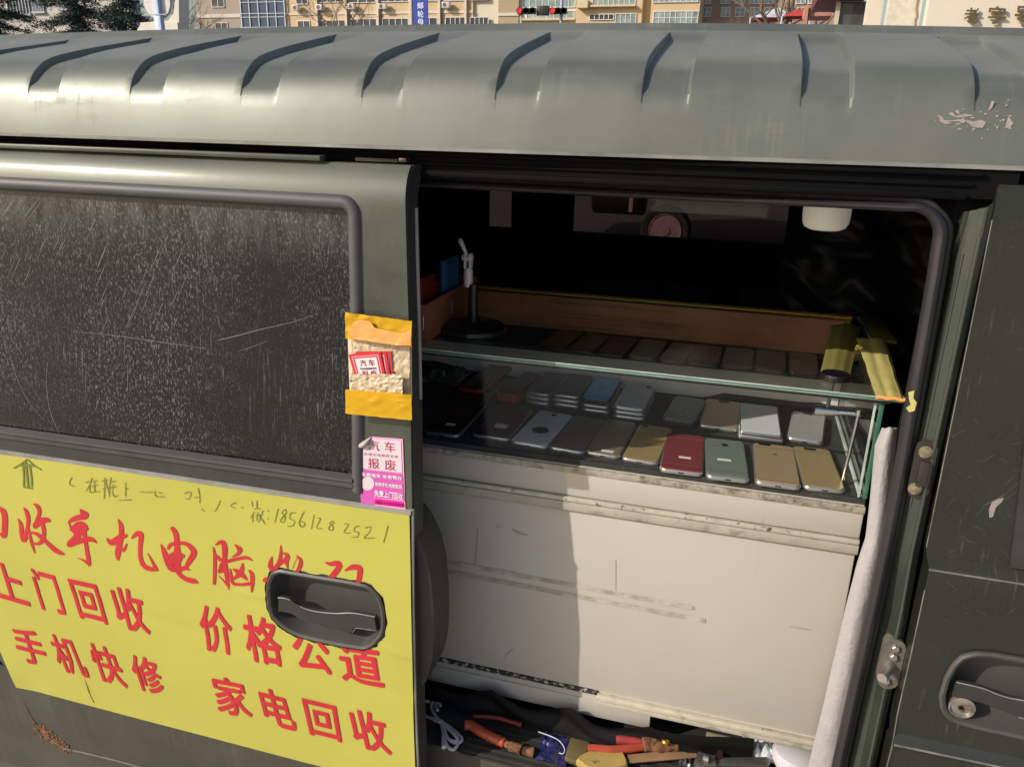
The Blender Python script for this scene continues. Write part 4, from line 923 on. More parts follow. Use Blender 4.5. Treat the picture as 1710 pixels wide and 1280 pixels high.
# yellow tape along the back and the right edge of the top
b = MB(); b.box(-.80, .232, .586, .607, ZT+.0024, ZT+.0036); b.box(-.80, .232, .6052, .6064, ZT-.012, ZT+.0024); b.build('tape', mat('amber_back_tape', (.78, .46, .03), .35, var=.2, vscale=14), DC)
tq = [PZ(x, y, ZT+.004) for x, y in [(1430, 566), (1480, 566), (1512, 667), (1462, 662)]]
b = MB()
def tp(i, j):
    u, t = i/16, j/20
    q = (tq[0]*(1-u)+tq[1]*u)*(1-t)+(tq[3]*(1-u)+tq[2]*u)*t
    q.z += .0006+.0028*abs(math.sin(u*math.pi*2.2+.4))*(.6+.4*mnoise.noise(Vector((u*3, t*4, 1))))-(.006 if u > .93 else 0); q.x += .002*mnoise.noise(Vector((t*5, u*2, 7))); return q
b.grid(17, 21, tp); bmesh.ops.recalc_face_normals(b.bm, faces=b.bm.faces); b.build('tape', MT['ytape'], DC, angle=50)
b = MB(); q0, q1 = tq[3], tq[2]
b.grid(9, 4, lambda i, j: q0.lerp(q1, i/8)+Vector((0, -.0015-.001*(j > 0), .001+.0022*abs(math.sin(i/8*math.pi*2.2+.4))-.0036*j/3*1.2))); b.build('tape_edge', MT['tapeorange'], DC)
b = MB(); q = PZ(1433, 581, ZT+.004); 
for dx, dy, dz, rr in ((0, 0, .002, .0048), (.004, -.004, .001, .004), (-.003, -.006, 0, .003)): b.lathe([(.0005, -rr), (rr*.8, -rr*.6), (rr, 0), (rr*.8, rr*.6), (.0005, rr)], (q.x+dx, q.y+dy, q.z+dz), (0, 0, 1), 12)
b.build('glue_blob', mat('glue_yellow', (.8, .68, .16), .4), DC)
b = MB(); b.box(-.8, .20, .602, .615, 1.19, 1.3635); b.build('rear_trim', mat('dark_trim', (.02, .014, .01), .5), DC)
qa, qb = PZ(1470, 525, ZT), PZ(1410, 530, ZT); b = MB(); b.box(.2465, .288, .44, .62, ZT-.004, ZT+.002, .001); b.build('side_ledge', mat('olive_ledge', (.10, .085, .02), .4), DC)
# chrome stay rod
b = MB(); x0, y0 = PY(1434, 690, .16).x, .16; zr = PY(1434, 690, .16).z
b.tube([(x0-.006, y0, ZS+.002), (x0-.003, y0, ZS+.06), (x0, y0, zr)], [.0026, .0026, .0036], 12); b.tube([(x0, y0, zr-.001), (x0, y0, zr+.006)], [.0062, .0055], 14)
b.tube([(x0+.004, y0, zr), (x0-.035, y0+.002, zr-.002)], .0042, 12); b.tube([(x0-.026, y0+.002, zr-.002), (x0-.052, y0+.003, zr-.003)], [.0055, .0075], 14); b.tube([(x0-.052, y0+.003, zr-.003), (x0-.060, y0+.003, zr-.003)], .0082, 16)
b.build('stay_rod', MT['chrome'], DC)
b = MB(); xk = PZ(1392, 640, ZT-.01); b.tube([(xk.x, .20, ZT-.006), (xk.x-.002, .20, 1.30)], .003, 10); b.build('knob_stem', mat('stem_grey', (.12, .12, .12), .3, .6), DC)

# olive tape strip on the glass and the black knob pad in front of it
b = MB(); oq = [PZ(x, y, ZT+.003) for x, y in [(1388, 544), (1437, 546), (1419, 628), (1370, 622)]]
def ot(i, j):
    u, t = i/12, j/12
    q = (oq[0]*(1-u)+oq[1]*u)*(1-t)+(oq[3]*(1-u)+oq[2]*u)*t; q.z += .005*math.sin(math.pi*u)+.0006*math.sin(u*19); return q
b.grid(13, 13, ot); bmesh.ops.recalc_face_normals(b.bm, faces=b.bm.faces); b.build('tape', MT['olive'], DC, angle=60)
kc = PZ(1395, 629, ZT+.006)
TB = thing('knob', 'black round knob on the glass top above the chrome stay rod', 'knob', (kc.x, kc.y, ZT+.002))
b = MB(); b.lathe([(.019, .0002), (.0215, .002), (.0215, .007), (.0195, .0095), (.016, .0088), (.004, .0088)], (kc.x, kc.y, ZT+.0022), (0, 0, 1), 36); b.build('pad', mat('cap_black', (.012, .010, .014), .25, var=.3, vscale=300, bump=.5, bscale=500), TB)

# ------------------------------------------------------------------ phones
PH = {}
def pcol(n, col, rough=.32, metal=.55, **k): PH[n] = mat('phone_'+n, col, rough, metal, var=.05, vscale=12, dust=.05, dscale=30, **k)
pcol('black', (.012, .012, .013), .16, 0); pcol('brown', (.045, .038, .032), .2, .2); pcol('white', (.60, .62, .64), .25, .1); pcol('umber', (.20, .175, .15), .3, .4)
pcol('tan', (.34, .28, .20), .3, .5); pcol('gold', (.58, .42, .18), .32, .5); pcol('red', (.27, .04, .05), .25, .3); pcol('sage', (.19, .235, .20), .18, .2); pcol('rose', (.60, .43, .25), .32, .5); pcol('champagne', (.56, .41, .20), .32, .5)
pcol('silver', (.55, .56, .56), .3, .4); pcol('blue', (.02, .45, .95), .08, .1, coat=.6); pcol('rosegold', (.70, .50, .36), .28, .5); pcol('grey', (.20, .20, .21), .3, .4); pcol('cardboard_white', (.70, .70, .74), .5, 0)
pcol('slate', (.28, .32, .335), .25, .3); pcol('mocha', (.40, .34, .29), .3, .3); pcol('dim_olive', (.46, .41, .30), .35, .3)
FRM = mat('phone_frame', (.5, .48, .45), .3, .8, var=.1); FRMD = mat('phone_frame_dark', (.06, .055, .05), .3, .5); LENS = mat('lens_black', (.01, .01, .012), .08); LBL = mat('white_label', (.75, .73, .70), .5); BAND = mat('antenna_line', (.10, .085, .07), .4)
GRP = 'second-hand phones in the glass case'
def slab(mb, w_, l, z0, z1, r, bev):
    def lp(i, z): return [Vector((x, y, z)) for x, y in rrect(-w_/2+i, w_/2-i, i, l-i, max(.001, r-i))]
    mb.loft([lp(bev, z0), lp(bev*.3, z0+bev*.3), lp(0, z0+bev), lp(0, z1-bev), lp(bev*.3, z1-bev*.3), lp(bev, z1)])
def phone(label, fl, fr, z, color, L=.150, t=.0078, frame=FRM, feats=(), r=.010, rz=None, cat='phone', name='phone'):
    a = PZ(*fl, z+t); c = PZ(*fr, z+t); wd = (c-a).length; ang = math.atan2(c.y-a.y, c.x-a.x) if rz is None else R(rz)
    mid = (a+c)/2
    T = thing(name, label, cat, (mid.x, mid.y, z), GRP, ang)
    b = MB(); slab(b, wd, L, 0, t, r, min(.0028, t*.4)); b.build('frame', frame, T, local=True, angle=21)
    b = MB(); b.loft([[Vector((x, y, t-.0005)) for x, y in rrect(-wd/2+.0022, wd/2-.0022, .0022, L-.0022, r-.002)], [Vector((x, y, t+.0004)) for x, y in rrect(-wd/2+.0022, wd/2-.0022, .0022, L-.0022, r-.002)], [Vector((x, y, t+.0006)) for x, y in rrect(-wd/2+.003, wd/2-.003, .003, L-.003, r-.002)]]); b.build('back_cover', PH[color], T, local=True, angle=8)
    zt = t+.0006
    for ft in feats:
        k_ = ft[0]; b = MB()
        if k_ == 'cam': b.lathe([(.0052, 0), (.0052, .0010), (.0042, .0012), (.0040, .0006), (.0005, .0006)], (ft[1]*wd, ft[2]*L, zt), (0, 0, 1), 20); b.build('camera_lens', LENS, T, local=True)
        elif k_ == 'pill': b.loft([[Vector((ft[1]*wd+x, ft[2]*L+y, zt+h)) for x, y in rrect(-.010, .010, -.0036, .0036, .0035)] for h in (0, .0011)]); b.build('camera_lens', LENS, T, local=True)
        elif k_ == 'dot': b.lathe([(ft[3], 0), (ft[3], .0004), (ft[3]*.96, .0005)], (ft[1]*wd, ft[2]*L, zt), (0, 0, 1), 36); b.build('round_pad', LENS, T, local=True)
        elif k_ == 'label': b.loft([[Vector((ft[1]*wd+x, ft[2]*L+y, zt+h)) for x, y in ((-ft[3]/2, -ft[4]/2), (ft[3]/2, -ft[4]/2), (ft[3]/2, ft[4]/2), (-ft[3]/2, ft[4]/2))] for h in (0, .0003)]); b.build('price_label', LBL, T, local=True)
        elif k_ == 'band': b.box(-wd/2+.0024, wd/2-.0024, ft[1]*L-.0006, ft[1]*L+.0006, zt-.0002, zt+.0002); b.build('antenna_band', BAND, T, local=True)
        elif k_ == 'port': b.box(-.0045, .0045, -.0006, .002, t*.35, t*.65, .0008); b.build('charging_port', LENS, T, local=True)
        elif k_ == 'emblem': b.lathe([(.0045, 0), (.004, .0003), (.0005, .0003)], (0, ft[1]*L, zt), (0, 0, 1), 20); b.build('round_emblem', FRM, T, local=True)
    return T
zb = ZS+.0021
cb = [('cam', -.32, .94), ('band', .885), ('band', .07), ('port',)]
phone('large black phone with small white label nearest the door, front row', (706, 719), (766, 727), zb, 'black', .165, frame=FRM, feats=[('label', .05, .25, .016, .011), ('port',)])
phone('dark brown phone with white sticker beside the white phone', (787, 724), (850, 733), zb, 'brown', .155, frame=FRM, feats=[('label', .05, .32, .022, .018), ('port',)])
phone('white phone with round black pad on its back', (850, 735), (914, 746), zb, 'white', .155, frame=FRM, feats=[('dot', .0, .40, .0145), ('cam', .0, .9), ('port',)])
phone('dark umber phone right of the white phone', (915, 745), (975, 755), zb, 'umber', .155, feats=[('port',)])
phone('tan phone with pale lower edge half in door shadow', (977, 753), (1035, 762), zb, 'tan', .155, feats=[('label', .1, .08, .02, .008), ('port',)])
phone('yellow gold phone left of the red phone', (1037, 763), (1099, 773), zb, 'gold', .155, feats=[('cam', -.3, .94), ('emblem', .45), ('band', .87), ('port',)])
phone('red phone with white price label in front row', (1101, 781), (1174, 790), zb, 'red', .152, feats=[('band', .86), ('label', .05, .33, .019, .007), ('band', .14), ('port',)])
phone('grey-green glossy phone with white label right of the red phone', (1179, 793), (1253, 801), zb, 'sage', .152, feats=[('cam', 0, .82), ('band', .78), ('label', -.05, .42, .021, .0075), ('band', .14), ('port',)])
phone('rose gold phone second from the right end of front row', (1261, 803), (1339, 813), zb, 'rose', .155, feats=[('pill', -.22, .955), ('band', .88), ('emblem', .72), ('band', .06), ('port',)])
phone('champagne gold phone at the right end of front row', (1342, 811), (1414, 819), zb, 'champagne', .155, feats=[('pill', -.05, .93), ('band', .86), ('port',)])
# second row
phone('pinkish gold phone left of the white box', (1166, 708), (1232, 717), zb+.001, 'rosegold', .145, t=.0085, feats=[('pill', 0, .93), ('port',)])
phone('lower white tablet box in the pair of white boxes', (1233, 727), (1309, 735), zb, 'cardboard_white', .150, t=.008, r=.004, cat='box', name='phone_box')
phone('upper white tablet box lying on another white box', (1236, 719), (1306, 727), zb+.0088, 'cardboard_white', .146, t=.008, r=.004, cat='box', name='phone_box')
phone('pale silver phone under the chrome stay rod', (1313, 729), (1375, 739), zb+.002, 'silver', .140, t=.0085, feats=[('pill', -.05, .93), ('port',)])
phone('glossy slate phone between white phones and gold phone', (1104, 697), (1161, 706), zb+.004, 'slate', .130, t=.012, frame=FRMD)
ZB = [zb, zb+.0086, zb+.0172]
names = ['bottom', 'middle', 'top']
for k_ in range(3): phone(f'{names[k_]} silver-edged white phone in the tall white stack', (1023, 692-k_*7.4), (1077, 699-k_*7.4), ZB[k_], 'white', .135, t=.0080, frame=FRM, feats=[('dot', 0, .95, .002)] if k_ < 2 else [('cam', .3, .93), ('emblem', .5)])
for k_ in range(2): phone(f'{names[k_]} grey phone under the bright blue phone', (970, 681-k_*7.4), (1018, 687-k_*7.4), ZB[k_], 'grey', .13, t=.0080)
phone('bright blue glossy phone on top of two grey phones', (970, 663), (1018, 669), ZB[2], 'blue', .13, t=.0080, frame=FRMD, feats=[('emblem', .55)])
for k_ in range(3): phone(f'{names[k_]} grey phone in the stack just left of the blue phone', (921, 672-k_*7.6), (967, 678-k_*7.6), ZB[k_], 'grey', .13, t=.0080)
for k_ in range(3): phone(f'{names[k_]} pale grey phone in the leftmost small phone stack', (875, 668-k_*7.6), (917, 674-k_*7.6), ZB[k_], ('silver', 'silver', 'umber')[k_], .13, t=.0080)
# left end: red-edged tablets and a crumpled bag
REDF = mat('red_edge', (.30, .03, .025), .35, var=.1)
phone('black tablet with red edge behind the dark phones', (764, 646), (803, 652), zb+.012, 'black', .17, t=.009, frame=REDF, cat='tablet', name='tablet')
phone('dark grey tablet lying under the red-edged tablet', (750, 668), (812, 676), zb, 'black', .17, t=.010, frame=FRMD, cat='tablet', name='tablet')
phone('dark phone in red case left of the grey stacks', (826, 654), (861, 660), zb+.004, 'brown', .14, t=.018, frame=REDF)
# rear tier seen through the top glass
zq = 1.2902
for lab, x0, x1, y, col in (('tan phone at the left end of the lit rear tier', 1047, 1095, 594, 'dim_olive'), ('brown phone in the rear tier beside the grey-blue one', 1098, 1143, 600, 'mocha'), ('dark mocha phone in the middle of rear tier', 1146, 1200, 605, 'umber'), ('grey-blue phone in rear tier above the white box', 1203, 1256, 610, 'slate'), ('grey-green phone in rear tier right of the grey-blue one', 1259, 1313, 615, 'sage'),
                            ('brownish phone at the right end of rear tier by the knob', 1316, 1368, 620, 'mocha'), ('black phone in rear tier left of the tan one', 995, 1043, 588, 'black'), ('second black phone in shadow on rear tier', 946, 991, 582, 'black'), ('black phone at the shaded left end of rear tier', 897, 942, 576, 'black')):
    phone(lab, (x0, y), (x1, y+6), zq, col, .135, t=.008, frame=FRMD)
bgm = mat('clear_bag', (.10, .10, .10), .15, var=.6, vscale=60, coat=.6, bump=.6, bscale=60)
b = MB(); c0 = PZ(722, 640, zb); b.grid(22, 22, lambda i, j: Vector((c0.x-.03+.085*i/21, c0.y-.01+.12*j/21, zb+.001+.022*abs(mnoise.noise(Vector((i*.35, j*.35, 3))))*math.sin(math.pi*i/21)*math.sin(math.pi*j/21)*2+.002)))
tag(b.build('plastic_bag', bgm, angle=20), 'crumpled clear plastic bag at the dark left end of the case', 'bag')

# ------------------------------------------------------------------ things on the glass, left
o0 = PZ(703, 572, ZT+.003)
BX = thing('storage_box', 'brown wooden tray of odds and ends at the left end of glass top', 'box', (-.53, .26, ZT+.0025), rz=0)
xr = -.468
b = MB(); z0, z1 = ZT+.003, ZT+.066
b.box(xr-.16, xr, .142, .148, z0, z1, .001); b.box(xr-.006, xr, .1485, .395, z0, z1, .001); b.box(xr-.16, xr, .3955, .4015, z0, z1, .001); b.box(xr-.166, xr-.160, .142, .4015, z0, z1, .001); b.box(xr-.16, xr-.006, .148, .395, z0, z0+.004)
b.build('tray', mat('tray_board', (.24, .085, .04), .5, var=.2, vscale=12), BX)
b = MB(); 
for (xx, yy, ax) in ((xr-.008, .1415, 'y'), (xr+.0005, .26, 'x')):
    pts = [Vector((0, 0, -.012)), Vector((0, 0, .010))]
    for s_ in (-.003, .003):
        b.tube([(xx+(s_ if ax == 'y' else 0), yy+(s_ if ax == 'x' else 0), z0+.022), (xx+(s_ if ax == 'y' else 0), yy+(s_ if ax == 'x' else 0), z0+.044)], .0008, 6)
b.build('staple', mat('staple_wire', (.5, .42, .36), .3, .8), BX)
for i, (x, y, zt, lab) in enumerate(((-.497, .19, .105, 'dark red box standing in the brown tray near the door'), (-.505, .26, .085, 'second dark red box further back in the tray'))):
    b = MB(); b.box(x-.018, x+.016, y-.03, y+.03, z0+.0042, ZT+zt, .003); tag(b.build('small_box', mat('dark_red_carton', (.13, .008, .012), .4, var=.3, vscale=40)), lab, 'box')
b = MB(); b.box(-.487, -.4785, .255, .330, z0+.0042, ZT+.118, .002); b.box(-.4782, -.4768, .262, .322, z0+.02, ZT+.112); tag(b.build('phone_case', mat('blue_case', (.02, .10, .26), .35, var=.1)), 'blue phone case standing upright in the brown tray', 'phone case')
lb = PZ(790, 549, ZT+.006)
LP = thing('desk_lamp', 'black desk lamp stand with silver joint and round base on the glass', 'lamp', (lb.x, lb.y, ZT+.002))
bk = mat('lamp_black', (.012, .012, .012), .35, coat=.2)
b = MB(); b.lathe([(.056, .0), (.058, .003), (.057, .009), (.050, .014), (.02, .017), (.012, .018)], (lb.x, lb.y, ZT+.0022), (0, 0, 1), 40); b.build('base', bk, LP)
b = MB(); b.tube([(lb.x, lb.y, ZT+.018), (lb.x, lb.y, ZT+.085)], .0085, 16); b.build('pole', bk, LP)
jp = lambda x, y: PY(x, y, lb.y)
slv = mat('lamp_joint', (.75, .68, .72), .45, .2, var=.1)
b = MB(); p0, p1, p2, p3 = jp(782, 478), jp(782, 447), jp(781, 430), jp(769, 402)
b.tube([p0, p0.lerp(p1, .15), p1.lerp(p0, .15), p1], [.0075, .008, .008, .006], 18); b.build('sleeve', slv, LP)
b = MB(); b.box(p1.x-.0065, p1.x-.0025, lb.y-.007, lb.y+.007, p1.z-.001, p2.z+.008, .002); b.box(p1.x+.0025, p1.x+.0065, lb.y-.007, lb.y+.007, p1.z-.001, p2.z+.008, .002)
b.lathe([(.0055, -.009), (.0055, .009)], (p2.x, lb.y, p2.z), (1, .0, 0), 18); b.lathe([(.0045, -.0095), (.0045, -.007)], (p2.x, lb.y, p2.z-.001), (0, 1, 0), 18); b.build('hinge', slv, LP)
b = MB(); b.tube([p2, p2.lerp(p3, .5), p3, p3+(p3-p2)*.12], [.0036, .0036, .0045, .002], 12); b.build('arm', slv, LP)

# white cover lamp under the headliner
lc = PY(1380, 360, .25)
CL = thing('ceiling_lamp', 'white round lamp hanging under the black ceiling of the van', 'lamp', (lc.x, .25, lc.z+.055))
b = MB(); b.lathe([(.004, -.0335), (.022, -.0325), (.029, -.029), (.0325, -.022), (.0335, -.01), (.0335, .055)], (lc.x, .25, lc.z+.0125), (0, 0, 1), 40); b.build('shade', MT['lampwhite'], CL)
b = MB(); b.lathe([(.02, .055), (.02, .068)], (lc.x, .25, lc.z+.0125), (0, 0, 1), 20); b.build('mount', MT['black'], CL)
# black plastic sheet bunched up at the right of the interior
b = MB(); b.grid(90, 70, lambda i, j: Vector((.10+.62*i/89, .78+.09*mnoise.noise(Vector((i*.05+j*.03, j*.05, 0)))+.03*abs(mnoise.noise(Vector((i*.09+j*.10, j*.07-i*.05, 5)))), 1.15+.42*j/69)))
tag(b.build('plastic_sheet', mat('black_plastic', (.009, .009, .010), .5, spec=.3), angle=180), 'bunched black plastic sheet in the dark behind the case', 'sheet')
# black sheet added to keep the interior behind the case dark
b = MB(); b.grid(60, 8, lambda i, j: Vector((-1.4+2.1*i/59, 1.02+.02*math.sin(i*.8)+.01*math.sin(i*2.1), .6+.725*j/7))); tag(b.build('dark_backing', MT['cloth']), 'black cloth added to darken the van behind the display case', 'cloth')

# white packing foam between cabinet and pillar
fl = [(715, .244), (845, .226), (950, .222), (1080, .215), (1250, .212)]
b = MB()
def foam(i, j):
    t = i/60; py = 716+(1300-716)*t; u = j/14
    xl = interp([(716, 1474), (745, 1462), (850, 1452), (900, 1446), (950, 1430), (1020, 1412), (1080, 1398), (1160, 1380), (1250, 1358), (1300, 1346)], py)
    xr_ = interp([(716, 1500), (850, 1488), (950, 1472), (1080, 1450), (1250, 1418), (1300, 1408)], py)
    q = PY(xl+(xr_-xl)*u, py+2*mnoise.noise(Vector((u*3, t*9, 0))), CY-.025-.012*math.sin(math.pi*u))
    q.y += .002*mnoise.noise(Vector((u*2, t*7, 1)))+.0012*mnoise.noise(Vector((u*10, t*60, 1))); return q
b.grid(61, 15, foam, thick=(0, .006, 0)); tag(b.build('foam_sheet', MT['foam'], angle=70), 'white packing foam strip tucked between counter and door pillar', 'foam')

# ------------------------------------------------------------------ step: mat, tools
FL = .685
b = MB(); b.box(-.36, .26, -.004, .115, FL+.0005, FL+.004)
for i in range(8): b.box(-.355, .255, .000+.0145*i, .007+.0145*i, FL+.0041, FL+.0065, .001)
tag(b.build('rubber_mat', MT['mat']), 'ribbed black rubber mat on the door step under the tools', 'mat')
tops = [(690, 1130), (718, 1141), (740, 1148), (757, 1156), (780, 1155), (800, 1152), (822, 1150), (832, 1156), (850, 1168), (868, 1178), (885, 1182), (905, 1183), (925, 1181), (945, 1179), (955, 1180), (970, 1191), (985, 1203), (1000, 1210), (1020, 1214), (1050, 1213), (1085, 1211), (1110, 1222), (1180, 1240), (1260, 1256)]
T3 = [PY(x, y, CY-.022) for x, y in tops]
b = MB(); b.grid(len(T3), 8, lambda i, j: Vector((T3[i].x, T3[i].y-.002+.020*math.sin(j*.7+i*.9)*(j/7)*(1-j/7)-.012*(1-j/7)**2+(.03*max(0, (T3[i].x+.03))*8 if T3[i].x > -.03 else 0), FL+.0085+(T3[i].z-FL-.0085)*j/7)))
bmesh.ops.recalc_face_normals(b.bm, faces=b.bm.faces)
tag(b.build('rubber_sheet', mat('black_rubber_sheet', (.0035, .0035, .0035), .6, var=.4, spec=.25), angle=60), 'wavy black rubber sheet standing in front of the counter foot', 'rubber sheet')
zt_ = FL+.0067
TZ = lambda px, py, h=0: PZ(px, py, zt_+h)
# white cable
b = MB()
zc = lambda x, y, h=.004: PZ(690+x/7.125, 1150+y/7.125, zt_+h)
cw = mat('white_cable', (.50, .50, .52), .4)
def smooth3(pts, k=6): return [Vector(p) for p in catmull([tuple(q) for q in pts], k)]
b.tube(smooth3([zc(290, 250, .012), zc(260, 190), zc(300, 150), zc(322, 200), zc(270, 140), zc(222, 170), zc(225, 250), zc(300, 360), zc(420, 440), zc(540, 540), zc(580, 600), zc(530, 640), zc(440, 610), zc(380, 520), zc(340, 400)]), .0028, 8)
b.tube(smooth3([zc(340, 390, .008), zc(420, 470, .008), zc(510, 560, .008), zc(520, 610, .006), zc(450, 610, .006), zc(395, 560, .006), zc(370, 460, .006), zc(330, 400, .008), zc(230, 350, .008), zc(150, 320), zc(90, 240), zc(110, 150), zc(200, 150)]), .0028, 8)
b.tube(smooth3([zc(330, 390, .006), zc(350, 480), zc(370, 590), zc(420, 690), zc(480, 715), zc(530, 660)]), .0028, 8)
b.tube([zc(355, 560, .006), zc(362, 640, .006)], [.003, .0045], 10); b.tube([zc(362, 640, .006), zc(366, 690, .006)], .0045, 10)
b.tube([zc(250, 380, .008), zc(300, 390, .011), zc(355, 375, .008)], .0016, 6)
tag(b.build('charging_cable', cw), 'coiled white charging cable lying at the left of the door step', 'cable')
# red handles
b = MB(); b.tube(smooth3([zc(700, 325, .012), zc(850, 325, .014), zc(1020, 345, .014), zc(1150, 385, .012), zc(1290, 425, .010)]), [.002]+[.0042]*22+[.005]*2, 10)
tag(b.build('tool_handle', mat('dark_red_handle', (.20, .02, .02), .4)), 'slim dark red tool handle lying behind the ribbed one', 'tool')
RH = thing('screwdriver', 'orange-red ribbed handle tool with rusty steel tip on the mat', 'tool', zc(850, 520, 0))
pts = smooth3([zc(610, 430, .012), zc(690, 430, .012), zc(800, 500, .011), zc(930, 570, .010), zc(1090, 640, .009)]); n_p = len(pts)
b = MB(); b.tube(pts, [.0075]+[.0085+(.0011*math.sin(i*3.1) if i > 10 else 0) for i in range(1, n_p)], 14); b.build('grip', mat('orange_red_grip', (.42, .075, .03), .4, var=.15), RH)
b = MB(); b.tube([zc(1090, 640, .009), zc(1150, 670, .009)], .006, 12); b.tube([zc(1150, 670, .009), zc(1285, 720, .009)], [.0085, .0085], 8); b.tube([zc(1285, 720, .008), zc(1430, 750, .006)], [.006, .009], 12); b.build('shank', MT['rust'], RH)
# blue packet
b = MB(); cbp = TZ(925, 1255); b.grid(14, 14, lambda i, j: cbp+Vector((-.026+.052*i/13, -.03+.06*j/13, .003+.012*abs(mnoise.noise(Vector((i*.4, j*.4, 8))))+.004*math.sin(math.pi*i/13))))
tag(b.build('packet', mat('blue_packet', (.012, .015, .10), .25, coat=.5, var=.4, vscale=60, fine=.3), angle=30), 'crinkled dark blue plastic packet beside the wooden block', 'packet')
b = MB(); q = TZ(963, 1258); b.box(q.x-.016, q.x+.018, q.y-.026, q.y+.022, zt_+.0005, zt_+.012, .002); tag(b.build('wood_block', mat('olive_board', (.13, .095, .04), .6, var=.2)), 'small brownish wooden block behind the yellow tool handle', 'block')
b = MB(); zk = lambda x, y, h=.006: PZ(890+x/6.577, 1180+y/6.577, zt_+h)
b.tube(smooth3([zk(60, 270, .012), zk(200, 320, .018), zk(290, 370, .016), zk(345, 450, .013), zk(330, 510, .010), zk(240, 490, .008), zk(175, 520, .006)]), .0009, 6)
tag(b.build('thread', mat('white_thread', (.5, .5, .55), .5)), 'thin white wire curling over the blue packet', 'wire')
# pliers
PL = thing('pliers', 'rusty pliers with orange-red handles lying on the mat', 'pliers', zk(1000, 430, 0))
orr = mat('orange_handle', (.40, .06, .028), .28, coat=.3, var=.15, vscale=30); pink = mat('faded_red_handle', (.34, .045, .045), .35, var=.15, vscale=30)
b = MB(); b.tube(smooth3([zk(600, 455, .012), zk(680, 455, .013), zk(850, 470, .014), zk(1050, 455, .014), zk(1215, 430, .013)]), [.0045]+[.0075]*22+[.008, .007], 12); b.build('handle', orr, PL)
b = MB(); b.tube(smooth3([zk(915, 365, .014), zk(980, 360, .016), zk(1090, 372, .016), zk(1200, 395, .015)]), [.005]+[.0078]*17+[.007], 12); b.build('handle', pink, PL)
b = MB(); b.tube(smooth3([zk(1195, 410, .014), zk(1300, 405, .014), zk(1400, 425, .014), zk(1530, 430, .012), zk(1640, 432, .010)]), [.010, .012, .013]+[.013]*10+[.011]*8+[.008]*3+[.003], 10); b.build('jaws', MT['rust'], PL)
b = MB(); q = zk(1460, 378, .026); b.lathe([(.007, 0), (.007, .003), (.005, .005), (.001, .0052)], q, (0, -.2, 1), 16); b.build('pivot', mat('brass_pivot', (.45, .24, .05), .35, .7, var=.3, vscale=100), PL)
# yellow-handled saw
SW = thing('hand_saw', 'small saw with worn yellow wooden handle and brown blade', 'saw', zk(900, 560, 0))
b = MB(); hp = [zk(*p, .010) for p in [(470, 590), (500, 550), (600, 500), (1000, 515), (1040, 600), (1040, 655), (900, 700), (700, 720), (560, 660)]]
b.loft([[p-Vector((0, 0, .008)) for p in hp], hp, [p.lerp(sum(hp, Vector())/9, .08)+Vector((0, 0, .005)) for p in hp]]); b.build('handle', mat('yellow_handle', (.42, .29, .085), .5, var=.15, vscale=30, col2=(.12, .07, .02), c2scale=50, c2lo=.62, c2hi=.7), SW)
b = MB(); zl = lambda x, y, h=.006: PZ(1130+x/6.577, 1180+y/6.577, zt_+h)
bl = [zk(1030, 520, .010), zk(1060, 610, .010), zl(150, 555, .008), zl(215, 545, .008), zl(230, 440, .008)]
top_ = [zk(1560+20*i, 470-2*i+(8 if i % 2 else 0), .010) for i in range(7)]+[zl(40+16*i, 455-(i % 2)*7, .009) for i in range(12)]
bl = [bl[0], bl[1], bl[2], bl[3]]+[bl[4]]+top_[::-1]
ax = [p for p in bl]; bb = bmesh.new(); va = [bb.verts.new(p) for p in ax]; bb.faces.new(va); bmesh.ops.triangulate(bb, faces=bb.faces[:]); bb.normal_update()
for f in bb.faces:
    if f.normal.z < 0: f.normal_flip()
extr(bb, (0, 0, -.0015)); b.add(bb); b.build('blade', mat('rusty_blade', (.34, .20, .11), .55, .2, var=.2, vscale=20), SW)
# wrench
WR = thing('adjustable_wrench', 'grey steel adjustable wrench lying in front of the white bag', 'wrench', zl(600, 590, 0))
gst = mat('wrench_steel', (.22, .20, .18), .42, .75, var=.25, vscale=50)
b = MB(); hw_ = [zl(*p, .012) for p in [(420, 560), (1000, 550), (1030, 590), (1010, 650), (430, 640)]]; b.loft([[p-Vector((0, 0, .010)) for p in hw_], hw_, [p.lerp(sum(hw_, Vector())/5, .1)+Vector((0, 0, .002)) for p in hw_]]); b.build('handle', gst, WR)
b = MB(); hd_ = [zl(*p, .016) for p in [(430, 545), (440, 650), (240, 680), (190, 600), (235, 490), (330, 520)]]; b.loft([[p-Vector((0, 0, .014)) for p in hd_], hd_, [p.lerp(sum(hd_, Vector())/6, .12)+Vector((0, 0, .003)) for p in hd_]]); b.build('head', gst, WR)
b = MB(); b.tube([zl(290, 560, .022), zl(350, 580, .022)], .006, 14); b.build('adjusting_screw', MT['steel'], WR)
b = MB(); jw = [zl(*p, .016) for p in [(330, 515), (420, 530), (460, 465), (505, 470), (512, 555), (430, 560)]]; b.loft([[p-Vector((0, 0, .012)) for p in jw], jw]); b.build('jaw', mat('jaw_dark', (.05, .03, .025), .5, .4), WR)
b = MB(); jj = [zl(*p, .003) for p in [(60, 600), (200, 560), (420, 640), (300, 760), (80, 720)]]
def pile(i, j): return Vector((jj[0].x-.005+.09*i/25, jj[0].y-.05+.06*j/15, zt_+.002+.012*abs(mnoise.noise(Vector((i*.5, j*.5, 2))))))
b.grid(26, 16, pile); tag(b.build('foil_scrap', mat('grey_foil', (.10, .11, .12), .3, .5, var=.6, vscale=150), angle=15), 'crumpled grey foil scrap under the wrench and saw', 'foil')
